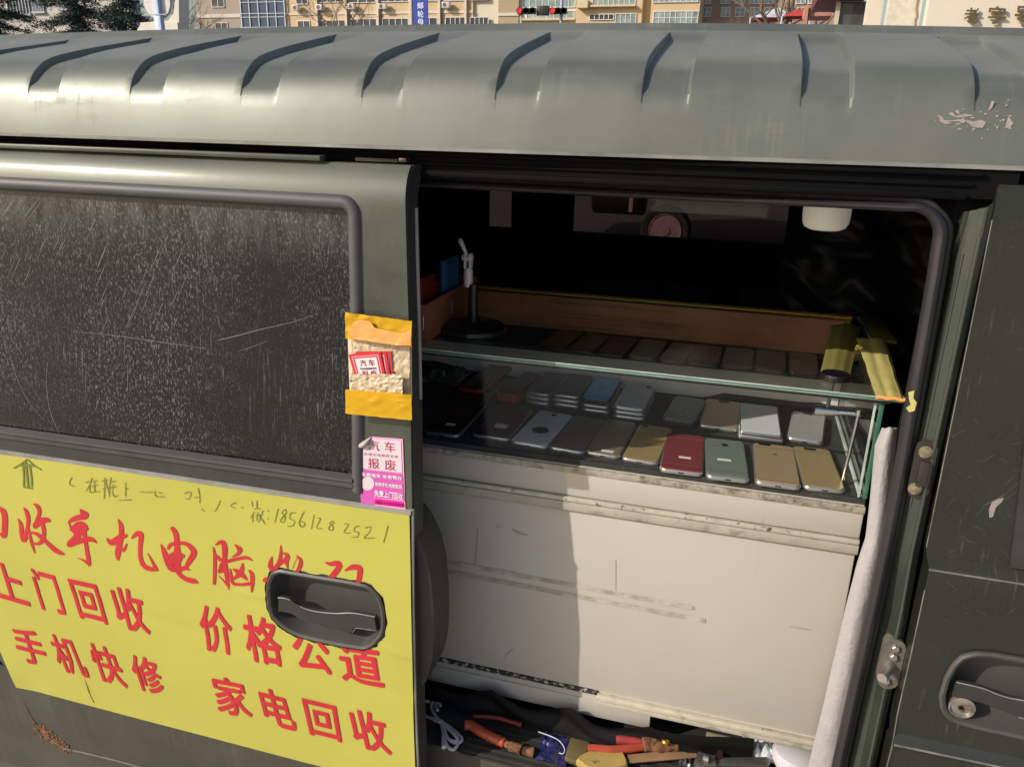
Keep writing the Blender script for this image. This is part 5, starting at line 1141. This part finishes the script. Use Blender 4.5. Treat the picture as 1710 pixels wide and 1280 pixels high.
# white plastic bag and a round jar
b = MB(); q = zl(890, 490, 0); b.grid(24, 24, lambda i, j: Vector((q.x-.026+.056*i/23, q.y-.02+.05*j/23, zt_+.002+(.016+.020*mnoise.noise(Vector((i*.28, j*.22, 6))))*max(0, math.sin(math.pi*i/23)*math.sin(math.pi*j/23))**.5)))
tag(b.build('white_bag', mat('white_plastic', (.62, .66, .68), .2, coat=.5, var=.15, vscale=30), angle=15), 'crumpled white plastic bag under the right corner of counter', 'bag')
b = MB(); q = zl(1300, 620, 0); b.lathe([(.002, .032), (.025, .032), (.036, .028), (.040, .018), (.038, .004), (.030, 0)], (q.x, q.y, zt_+.001), (0, 0, 1), 32); tag(b.build('jar_lid', mat('grey_white_plastic', (.52, .50, .53), .4)), 'smooth pale grey round lid beside the white bag', 'lid')
b = MB(); q = zl(640, 470, 0); b.box(q.x-.05, q.x+.03, q.y-.012, q.y+.025, zt_+.0004, zt_+.004, .001); tag(b.build('wood_strip', mat('cream_strip', (.36, .31, .18), .6, var=.2)), 'thin cream wooden strip behind the wrench', 'wood strip')

# ------------------------------------------------------------------ truck seen through the far window
WY = 9.6; wc = PY(1110, 386, WY); TR = thing('truck', 'truck with dark tank and dusty wheel parked beyond the far window', 'truck', (wc.x+1.5, 10.6, 0))
tire = mat('truck_tire', (.045, .043, .04), .8, var=.2, bump=.3); rim = mat('truck_rim', (.50, .36, .36), .5, .2, var=.25, vscale=20)
def wheel(cx):
    r_ = .33
    b = MB(); b.lathe([(.22, .05), (.235, 0), (r_-.03, -.01), (r_, .03), (r_, .22), (r_-.04, .26), (.21, .26)], (cx, WY, r_), (0, 1, 0), 48); W = b.build('wheel', tire, TR)
    b = MB(); b.lathe([(.222, .01), (.213, -.005), (.195, .015), (.185, .08), (.13, .10), (.10, .04), (.075, .03), (.06, -.01), (.002, -.01)], (cx, WY, r_), (0, 1, 0), 40); b.build('rim', rim, W)
    b = MB()
    for k_ in range(10): b.lathe([(.014, -.03), (.014, .02)], (cx+.155*math.cos(k_*math.pi/5), WY+.09, r_+.155*math.sin(k_*math.pi/5)), (0, 1, 0), 8)
    b.build('wheel_nuts', tire, W)
wheel(wc.x); wheel(wc.x+3.0)
tk = mat('truck_dark', (.02, .022, .02), .5, var=.2)
b = MB(); b.box(wc.x-1.6, wc.x+5.0, 9.9, 11.9, .70, .9, .02); b.build('chassis', tk, TR)
b = MB(); b.box(wc.x-.5, wc.x+5.0, 9.55, 11.95, .9, 2.6, .05); b.build('cargo_box', mat('truck_box', (.03, .03, .035), .5), TR)
b = MB(); b.box(wc.x-2.3, wc.x-.6, 9.7, 11.95, .75, 2.3, .12); b.build('cab', mat('truck_cab', (.035, .035, .05), .4), TR)
tp_ = PY(1035, 350, 9.7); b = MB(); b.lathe([(.24, -.36), (.27, -.34), (.27, .34), (.24, .36)], (tp_.x-.05, 10.0, .74), (1, 0, 0), 28); b.build('fuel_tank', mat('truck_tank', (.03, .03, .02), .4), TR)
b = MB(); b.box(wc.x-.50, wc.x-.45, 9.6, 9.66, .55, 1.2); b.build('mudguard_stay', rim, TR)

# ------------------------------------------------------------------ background
YB = 120.0
PB = lambda px, py, o=0: PY(px, py, YB-o)
beige = mat('beige_render', (.60, .44, .27), .85, var=.06, vscale=.15); pale = mat('pale_render', (.66, .58, .47), .85, var=.05, vscale=.15); tan = mat('tan_render', (.40, .31, .20), .85, var=.05, vscale=.15)
band = mat('white_band', (.62, .55, .48), .8); wf = mat('white_window_frame', (.68, .67, .66), .6); wpane = mat('dark_pane', (.045, .05, .06), .12, var=.5, vscale=.7); bluep = mat('blue_glass', (.03, .06, .13), .1, var=.25, vscale=.4); mull = mat('mullion', (.55, .60, .66), .4)
gpane = mat('pale_pane', (.25, .31, .30), .15, var=.4, vscale=.8)
def px_box(mb, x0, x1, y0, y1, o0, o1, bev=0):
    a = PB(x0, (y0+y1)/2, o0); c = PB(x1, (y0+y1)/2, o0); zt = PB((x0+x1)/2, y0, o0).z; zl_ = PB((x0+x1)/2, y1, o0).z
    mb.box(min(a.x, c.x), max(a.x, c.x), YB-o1, YB-o0, zl_, zt, bev); return (a.x, c.x, zl_, zt)
def wall(name_, x0, x1, m_, root, depth=10, z1=30, o=0):
    a, c = PB(x0, 20, o).x, PB(x1, 20, o).x; b = MB(); b.box(a, c, YB-o, YB-o+depth, 0, z1); return b.build(name_, m_, root)
def window(root, x0, x1, y0, y1, n=3, pane=wpane, rows=1, o=.0, fr=wf):
    b = MB(); a = PB(x0, y1, o).x; c = PB(x1, y1, o).x; zt = PB(x0, y0, o).z; zl_ = PB(x0, y1, o).z; yy = YB-o
    b.mi = 1; b.box(a, c, yy-.06, yy-.002, zl_, zt); b.mi = 0
    f = .09
    b.box(a-f, a, yy-.14, yy-.003, zl_-f, zt+f); b.box(c, c+f, yy-.14, yy-.003, zl_-f, zt+f); b.box(a, c, yy-.14, yy-.003, zt, zt+f); b.box(a-.05, c+.05, yy-.2, yy-.003, zl_-f, zl_)
    for i in range(1, n): x = a+(c-a)*i/n; b.box(x-.045, x+.045, yy-.12, yy-.061, zl_, zt)
    for i in range(1, rows): z = zl_+(zt-zl_)*i/rows; b.box(a, c, yy-.11, yy-.0615, z-.04, z+.04)
    return b.build('window', [fr, pane], root)
def root_at(name, label, cat, px, grp=None): p = PB(px, 20); return thing(name, label, cat, (p.x, YB+5, 0), grp)
BA = root_at('apartment_building', 'long beige apartment block with blue glass stair tower and air conditioners', 'building', 600)
wall('wall', 326, 402, mat('taupe_render', (.36, .30, .24), .85, var=.05, vscale=.15), BA); wall('wall', 475, 790, beige, BA); wall('wall', 790, 832, pale, BA, o=-.4); wall('wall', 832, 866, tan, BA, o=.8)
wall('stair_tower', 402.5, 474.5, bluep, BA, o=.3)
b = MB()
for x in (402, 416, 431, 446, 460, 475): px_box(b, x-.6, x+.6, -70, 80, .3, .5)
for y in (-50, -28, -8, 4, 23, 29, 46, 62): px_box(b, 402, 475, y-.5, y+.5, .3, .48)
b.build('mullions', mull, BA)
b = MB(); px_box(b, 330, 402, 24, 30, 0, .15); px_box(b, 475, 790, 20, 24, 0, .12); px_box(b, 832, 866, 22, 27, .8, .95); b.build('string_course', band, BA)
b = MB()
for x in (530, 579, 632, 686, 735, 779): px_box(b, x-1.6, x+1.6, -70, 80, 0, .5)
b.build('pilasters', pale, BA)
b = MB()
for x in (533.5, 583, 636, 690, 738.5): px_box(b, x-.4, x+.4, -70, 80, .05, .25)
b.build('drainpipes', mat('drainpipe', (.30, .22, .16), .7), BA)
for (x0, x1, y0, y1, n) in ((355, 375, -16, 12, 2), (362, 381, 39, 56, 2), (496, 514, -16, 7, 2), (499, 518, 36, 56, 2), (534, 574, -18, 4, 3), (536, 577, 35, 52, 4), (584, 627, -18, 4.5, 3), (587, 629, 33, 50, 4), (638, 682, -18, 3, 4), (640, 682, 32, 48, 4), (692, 730, -18, 2, 3), (693, 730, 31, 47, 3), (742, 776, -18, 1, 4), (745, 776, 30, 46, 4), (784, 814, -18, 0, 4), (786, 815, 30, 46, 4)):
    window(BA, x0, x1, y0, y1, n)
acw = mat('ac_white', (.62, .60, .58), .5); acd = mat('ac_grille', (.12, .11, .11), .6)
for x0, x1, y0, y1, lab in ((494, 503, 10, 19, 'beside the blue glass tower'), (533, 544, 9, 18.5, 'behind the bare tree'), (586, 596, 8, 17, 'right of the bare tree'), (637, 649, 8, 16.5, 'left of the blue banner'), (742, 754, 5, 15, 'right of the blue banner')):
    a, c = PB(x0, 15, .0).x, PB(x1, 15, .0).x; zt, zl_ = PB(x0, y0, .0).z, PB(x0, y1, .0).z
    T = thing('air_conditioner', f'white air conditioner on the beige block {lab}', 'air conditioner', ((a+c)/2, YB-.4, zl_), 'air conditioners on the beige block')
    b = MB(); b.box(a, c, YB-1.1, YB-.35, zl_, zt, .03); b.box(a+.05, a+.12, YB-.36, YB-.0005, zl_+.05, zl_+.15); b.box(c-.12, c-.05, YB-.36, YB-.0005, zl_+.05, zl_+.15); b.build('housing', acw, T)
    b = MB(); b.lathe([(.30, 0), (.30, .02), (.24, .03), (.22, .01), (.05, .01)], (a+.42, YB-1.1, (zt+zl_)/2), (0, -1, 0), 24); b.build('fan_grille', acd, T)
BB = root_at('apartment_building', 'pale apartment block with white enclosed balconies behind the traffic light', 'building', 1000)
wall('wall', 866.5, 962, pale, BB, o=.2); wall('wall', 962, 1072, beige, BB, o=1.0); wall('wall', 1072, 1086, tan, BB, o=0)
for (x0, x1, y0, y1, n, rw, pn, o) in ((874, 960, -20, 13, 8, 2, gpane, .2), (880, 958, 20, 31, 7, 1, gpane, .2), (990, 1060, -25, 9, 8, 1, gpane, 1.0), (985, 1024, 25, 33, 5, 1, wpane, 1.0), (1028, 1061, 24, 40, 4, 1, gpane, 1.0)): window(BB, x0, x1, y0, y1, n, pn, rw, o)
b = MB(); px_box(b, 870, 962, 31.5, 35, .2, 1.0); px_box(b, 985, 1062, 9.5, 12.5, 1.0, 1.9); px_box(b, 966, 984, 2, 15, 1.0, 2.2); b.build('balcony_ledge', mat('balcony_cream', (.62, .50, .33), .8), BB)
BC = root_at('apartment_building', 'beige block with two rows of white framed windows left of the bare trees', 'building', 1125)
wall('wall', 1086.5, 1168, beige, BC, o=2.0)
for (x0, x1, y0, y1, n, rw) in ((1091, 1165, -25, 4, 8, 1), (1091, 1164, 20.5, 40, 8, 2)): window(BC, x0, x1, y0, y1, n, gpane, rw, 2.0)
BDm = mat('brick_pink', (.40, .26, .19), .85, var=.15, vscale=.3)
BD = root_at('apartment_building', 'brownish apartment block seen through the bare branches', 'building', 1270)
wall('wall', 1168.5, 1420, BDm, BD, o=-6)
for x0 in (1172, 1204, 1228, 1252, 1276, 1330, 1350): window(BD, x0, x0+14, -14, 6, 2, gpane, 2, -6.0); window(BD, x0, x0+14, 14, 28, 2, gpane, 2, -6.0)

# nearer things (about 25-45 m away)
def at(px, py, y): return PY(px, py, y)
def vbox(mb, x0, x1, yt, yb_, Y, dep, bev=0):
    a = PY(x0, (yt+yb_)/2, Y).x; c = PY(x1, (yt+yb_)/2, Y).x; mb.box(a, c, Y, Y+dep, PY((x0+x1)/2, yb_, Y).z, PY((x0+x1)/2, yt, Y).z, bev)
# white hall behind cedars
YW = 48
WH = thing('hall', 'pale grey hall with barred windows behind the dark cedars', 'building', (PY(110, 20, YW).x, YW+4, 0))
b = MB(); b.box(PY(-260, 20, YW).x, PY(215, 20, YW).x, YW, YW+1.2, 0, 13); b.build('wall', mat('hall_render', (.50, .46, .43), .85, var=.1, vscale=.3), WH)
for (x0, x1, y0, y1) in ((14, 50, -12, 24), (56, 74, -12, 20), (100, 118, -12, 15), (-60, -20, -12, 26)):
    b = MB(); a, c = PY(x0, 10, YW).x, PY(x1, 10, YW).x; zt, zl_ = PY(x0, y0, YW).z, PY(x0, y1, YW).z
    b.mi = 1; b.box(a, c, YW-.05, YW-.002, zl_, zt); b.mi = 0
    for i in range(8): x = a+(c-a)*i/7; b.box(x-.025, x+.025, YW-.12, YW-.051, zl_, zt)
    b.box(a-.1, c+.1, YW-.2, YW-.003, zl_-.12, zl_); b.build('window', [mat('bar_blue', (.35, .38, .45), .5), wpane], WH)
# white billboard with curved edge, round disc sign on light blue post
YD = 24
SP = thing('round_sign', 'large white round sign on a light blue post by the cedars', 'sign', (PY(265, 30, YD).x, YD, 0))
b = MB(); cc = PY(260, 3, YD); b.lathe([(.53, -.03), (.55, 0), (.55, .06), (.50, .07)], (cc.x, YD+.08, cc.z), (0, 1, 0), 48); b.build('disc', mat('sign_white', (.62, .58, .56), .6), SP)
b = MB(); px_ = PY(265, 20, YD).x; b.box(px_-.09, px_+.09, YD-.10, YD+.07, 0, PY(265, -60, YD).z, .02); b.box(px_-.14, px_+.14, YD-.13, YD+.075, 0, PY(265, 27, YD).z, .02); b.build('post', mat('post_blue', (.36, .47, .66), .4), SP)
b = MB(); b.box(PY(245, 24, YD).x, PY(282, 24, YD).x, YD-.135, YD-.105, PY(265, 26, YD).z, PY(265, 24.5, YD).z); b.build('bracket', mat('bracket_grey', (.4, .42, .5), .5), SP)
WBM = mat('white_stone', (.68, .62, .54), .8, var=.08, vscale=3)
b = MB(); Yw = 27
lp = [(215, 75), (236, 38), (262, 36), (280, 35), (290, 22), (293, -5), (288, -40), (298, -40), (299, 48), (299, 75)]
b.add(shape2d([[(PY(x, y, Yw).x, PY(x, y, Yw).z) for x, y in lp]], lambda u, v: Vector((u, Yw, v)), thick=(0, .6, 0)))
b.box(PY(236, 44, Yw).x, PY(298, 44, Yw).x, Yw-.05, Yw-.002, 0, PY(270, 38, Yw).z); b.box(PY(236, 44, Yw).x, PY(298, 44, Yw).x, Yw, Yw+.6, 0, PY(265, 74, Yw).z)
tag(b.build('white_wall', WBM), 'white wall with curved cut-out behind the round sign', 'wall')
# cedars
ndl = mat('cedar_needles', (.022, .045, .038), .7, var=.5, vscale=2.5); bark = mat('bark', (.10, .075, .055), .9, var=.3, vscale=8)
def cedar(px, Y, h, spread, lab, seed):
    rr = random.Random(seed); p = PY(px, 45, Y); T = thing('cedar_tree', lab, 'tree', (p.x, Y, 0), 'dark cedars left of the round sign')
    b = MB(); b.tube([(p.x, Y, 0), (p.x+.05, Y, h*.5), (p.x, Y, h)], [.22, .14, .03], 10); b.build('trunk', bark, T)
    b = MB(); bm = bmesh.new(); z = 1.6
    while z < h:
        for k_ in range(9):
            a = rr.uniform(0, 6.28); L = spread*(1-z/h)**.75*rr.uniform(.6, 1.15)+.25
            pr = Vector((p.x, Y, z+rr.uniform(-.2, .2))); dirv = Vector((math.cos(a), math.sin(a), rr.uniform(-.05, .2)))
            n_s = max(4, int(L*7)); pts = [pr+dirv*L*t/n_s+Vector((0, 0, -.22*L*(t/n_s)**2)) for t in range(n_s+1)]
            b.tube(pts, [.03*(1-t/n_s)+.006 for t in range(n_s+1)], 4, False)
            for q in pts[1:]:
                for _ in range(30):
                    c = q+Vector((rr.gauss(0, .15), rr.gauss(0, .15), rr.gauss(-.03, .08))); l = rr.uniform(.06, .17); d = Vector((rr.gauss(0, 1), rr.gauss(0, 1), rr.gauss(-.2, .5))).normalized(); s_ = d.cross(Vector((rr.gauss(0, 1), rr.gauss(0, 1), rr.gauss(0, 1)))).normalized()*rr.uniform(.012, .034)
                    v = [bm.verts.new(c-s_), bm.verts.new(c+s_), bm.verts.new(c+d*l)]; bm.faces.new(v)
        z += rr.uniform(.3, .5)
    br = b.build('branches', bark, T); b2 = MB(); b2.add(bm); b2.build('crown', ndl, T, smooth=False)
cedar(130, 31, 10.0, 3.0, 'dark cedar in the middle of the three left of the sign', 3); cedar(205, 29, 8.0, 2.0, 'dark cedar nearest the round white sign', 5); cedar(-5, 33, 9.5, 3.0, 'dark cedar at the left edge of the picture', 9)
# bare trees
twig = mat('bare_bark', (.17, .13, .10), .9, var=.25, vscale=10)
def bare(px, Y, h, lab, seed, thick=.12, fork=2.2):
    rr = random.Random(seed); p = PY(px, 40, Y); T = thing('bare_tree', lab, 'tree', (p.x, Y, 0))
    b = MB(); bt = MB(); b.tube([(p.x, Y, 0), (p.x+.03, Y, fork)], [thick*1.25, thick], 10); cnt = [0]
    def grow(q, d, L, r_, dep):
        pts = [q]; dd = d.copy()
        for k_ in range(4): dd = (dd+Vector((rr.gauss(0, .16), rr.gauss(0, .16), rr.gauss(.04, .08)))).normalized(); pts.append(pts[-1]+dd*L/4)
        (b if dep < 2 else bt).tube(pts, [r_*(1-.1*i) for i in range(5)], 6 if dep < 3 else 4, False); cnt[0] += 1
        if dep < 5 and cnt[0] < 900:
            for k_ in range(rr.choice((2, 3, 3))):
                t = rr.choice((2, 3, 4)); nd = (dd+Vector((rr.gauss(0, .55), rr.gauss(0, .55), rr.gauss(.05, .35)))).normalized(); grow(pts[t], nd, L*rr.uniform(.6, .85), r_*.58, dep+1)
    for k_ in range(4): grow(Vector((p.x+.03, Y, fork)), Vector((rr.gauss(0, .5), rr.gauss(0, .5), 1)).normalized(), h*.28, thick*.6, 0)
    b.build('trunk', twig, T); bt.build('branches', twig, T)
bare(1203, 50, 9, 'bare tree in front of the brownish block, left one', 21); bare(1245, 60, 10, 'bare tree in the gap between beige block and tents', 22); bare(1312, 38, 8, 'bare tree with thick trunk between the two red tents', 23, .17, 4.5); bare(565, 100, 17, 'pale bare tree in front of the beige block', 25, .2, 9); bare(318, 60, 11, 'brown bushy bare tree right of the white wall', 26, .14, 4.0)
# blue vertical banner on lamp post
YN = 55
LPN = thing('street_banner', 'vertical blue banner with white characters on a pole', 'banner', (PY(688, 20, YN).x, YN, 0))
b = MB(); b.tube([(PY(686.5, 20, YN).x, YN+.1, 0), (PY(686.5, 20, YN).x, YN+.1, 10)], .07, 12); b.build('pole', mat('pole_grey', (.4, .4, .4), .5), LPN)
b = MB(); vbox(b, 689.5, 714.5, -60, 41, YN, .04); b.build('banner_cloth', mat('banner_blue', (.012, .045, .36), .6, var=.1), LPN)
b = MB(); fnb = lambda x, y: PY(x, y, YN-.02)
for ch_, y0, y1 in (('邮', 4, 15.5), ('轮', 18, 29.5), ('母', 32, 41)): text_quad(b, ch_, [(697, y0), (707, y0), (707.5, y1), (697.5, y1)], fnb, .02)
b.build('lettering', mat('banner_white', (.7, .72, .8), .6), LPN, smooth=False)
# traffic light
YT = 45
TL = thing('traffic_light', 'horizontal traffic light with red signals lit in front of the pale block', 'traffic light', (PY(935, 20, YT).x, YT, 0))
bkh = mat('signal_black', (.012, .012, .014), .5); red_l = mat('red_signal', (.6, .01, .02), .4, emis=((1, .02, .03), .8))
b = MB(); px_ = PY(935, 20, YT).x; b.tube([(px_, YT+.4, 0), (px_, YT+.4, 9)], .09, 14); b.build('pole', mat('pole_bluegrey', (.36, .42, .50), .5), TL)
b = MB(); vbox(b, 866, 947, 17, 19, YT+.32, .05); vbox(b, 868, 871, 24, 48, YT+.2, .1); b.build('arm', mat('arm_grey', (.45, .45, .45), .5), TL)
for x0, x1, sh in ((863, 894, 1), (918, 946, 1)):
    b = MB(); vbox(b, x0+.5, x1, 13.5, 23.5, YT, .22, .03); b.build('signal_housing', bkh, TL)
    b = MB()
    for k_ in range(3):
        q = PY(x0+5+k_*(x1-x0-9)/2, 18.3, YT); b.lathe([(.155, 0), (.16, .14), (.15, .14), (.145, 0)], (q.x, YT, q.z), (0, -1, 0), 20)
    b.build('visors', bkh, TL)
    q = PY(x0+5, 18.3, YT); b = MB(); b.lathe([(.15, .04), (.12, .07), (.002, .075)], (q.x, YT, q.z), (0, -1, 0), 24); b.build('red_lamp', red_l, TL)
b = MB(); vbox(b, 896, 916.5, 10, 26, YT, .15, .02); b.build('countdown_panel', bkh, TL)
# tents, kiosk, sign wall
redf = mat('tent_red', (.50, .05, .05), .6, var=.12, vscale=2); whf = mat('tent_white', (.62, .60, .66), .6)
def tent(px, Y, w_, lab, c_side, ytop, ybot):
    zt, zl_ = PY(px, ytop, Y).z, PY(px, ybot, Y).z; x = PY(px, 25, Y).x; T = thing('tent', lab, 'tent', (x, Y+w_, 0), 'red canopy tents by the street')
    b = MB(); cnr = [Vector((x-w_, Y, zl_)), Vector((x+w_, Y, zl_)), Vector((x+w_, Y+2*w_, zl_)), Vector((x-w_, Y+2*w_, zl_))]; tpv = Vector((x+w_*.25, Y+w_, zt)); bb = bmesh.new()
    vv = [bb.verts.new(c) for c in cnr]; t_ = bb.verts.new(tpv)
    for k_ in range(4): f = bb.faces.new((vv[k_], vv[(k_+1) % 4], t_)); f.material_index = 1 if k_ == 3 or (c_side and k_ == 0) else 0
    me = bpy.data.meshes.new('canopy'); bb.to_mesh(me); bb.free(); me.materials.append(redf); me.materials.append(whf); o = bpy.data.objects.new('canopy', me); C.objects.link(o); o.parent = T; o.matrix_parent_inverse = Matrix.Translation(-T.location)
    b = MB()
    for c in cnr: b.tube([(c.x, c.y, 0), tuple(c)], .04, 8)
    b.build('poles', mat('tent_pole', (.5, .5, .5), .5), T)
tent(1290, 40, .95, 'red and white striped canopy tent left of the thick bare trunk', True, 8, 29); tent(1330, 36, .55, 'small red canopy right of the thick bare trunk', False, 12, 27)
YK = 30
KS = thing('kiosk', 'street kiosk with burgundy roof and large window beside the sign wall', 'kiosk', (PY(1410, 20, YK).x, YK+1.2, 0))
cream = mat('kiosk_cream', (.55, .46, .38), .7, var=.06); burg = mat('burgundy', (.16, .03, .06), .5)
b = MB(); vbox(b, 1369, 1449, -60, 0, YK-.35, 3.2, .03); b.build('roof', burg, KS)
b = MB(); vbox(b, 1389.5, 1396.5, 1, 120, YK, .2); vbox(b, 1443, 1458, 1, 120, YK+.02, .3); b.build('corner_posts', cream, KS)
b = MB(); vbox(b, 1397, 1442.5, 3, 120, YK+.12, 2.2); b.build('glazing', mat('kiosk_glass', (.09, .085, .085), .1, var=.5, vscale=1.2), KS)
b = MB(); vbox(b, 1396.5, 1443, 0, 3, YK+.05, .2); b.build('lintel', mat('lintel_white', (.6, .55, .5), .6), KS)
b = MB(); vbox(b, 1344, 1390, 11, 27, YK+3.5, 1.5); vbox(b, 1341, 1347, 10, 70, YK+3.3, .15); tag(b.build('awning_stall', mat('stall_pink', (.48, .23, .17), .7, var=.2, vscale=4)), 'pinkish market stall awning left of the kiosk', 'stall')
YS = 26
SWL = thing('sign_wall', 'cream sign wall with bronze Chinese characters at the right', 'wall', (PY(1620, 20, YS).x, YS, 0))
crm = mat('sign_cream', (.68, .60, .50), .8, var=.04, vscale=1)
b = MB(); a = PY(1549, 20, YS).x; b.box(a, a+9, YS, YS+.5, 0, 9); b.build('panel', crm, SWL)
b = MB(); a0, a1 = PY(1487, 20, YS).x, PY(1543, 20, YS).x; b.box(a0, a1, YS+.5, YS+1.0, 0, 9); b.build('side_panel', mat('sign_ivory', (.62, .57, .46), .8), SWL)
b = MB(); a2 = PY(1458, 20, YS).x; b.box(a2, a0-.02, YS+1.6, YS+2.1, 0, 9); b.build('rear_panel', crm, SWL)
b = MB(); pts = [PY(x, y, YS+.47) for x, y in ((1534, -30), (1532, 2), (1530, 14), (1531, 26), (1528, 34), (1528, 60))]; b.tube(pts, .022, 8); b.build('drainpipe', mat('pipe_brown', (.25, .2, .15), .7), SWL)
b = MB(); fns = lambda x, y: PY(x, y, YS-.10)
for ch_, q in (('老', [(1612, 13), (1636, 13), (1634, 39), (1609, 38)]), ('字', [(1652, 10), (1680, 11), (1678, 41), (1649, 40)]), ('号', [(1696, 10), (1724, 11), (1722, 46), (1693, 44)])): text_quad(b, ch_, q, fns, .010, .03)
b.build('lettering', mat('bronze', (.16, .12, .05), .45, .4, var=.2), SWL)
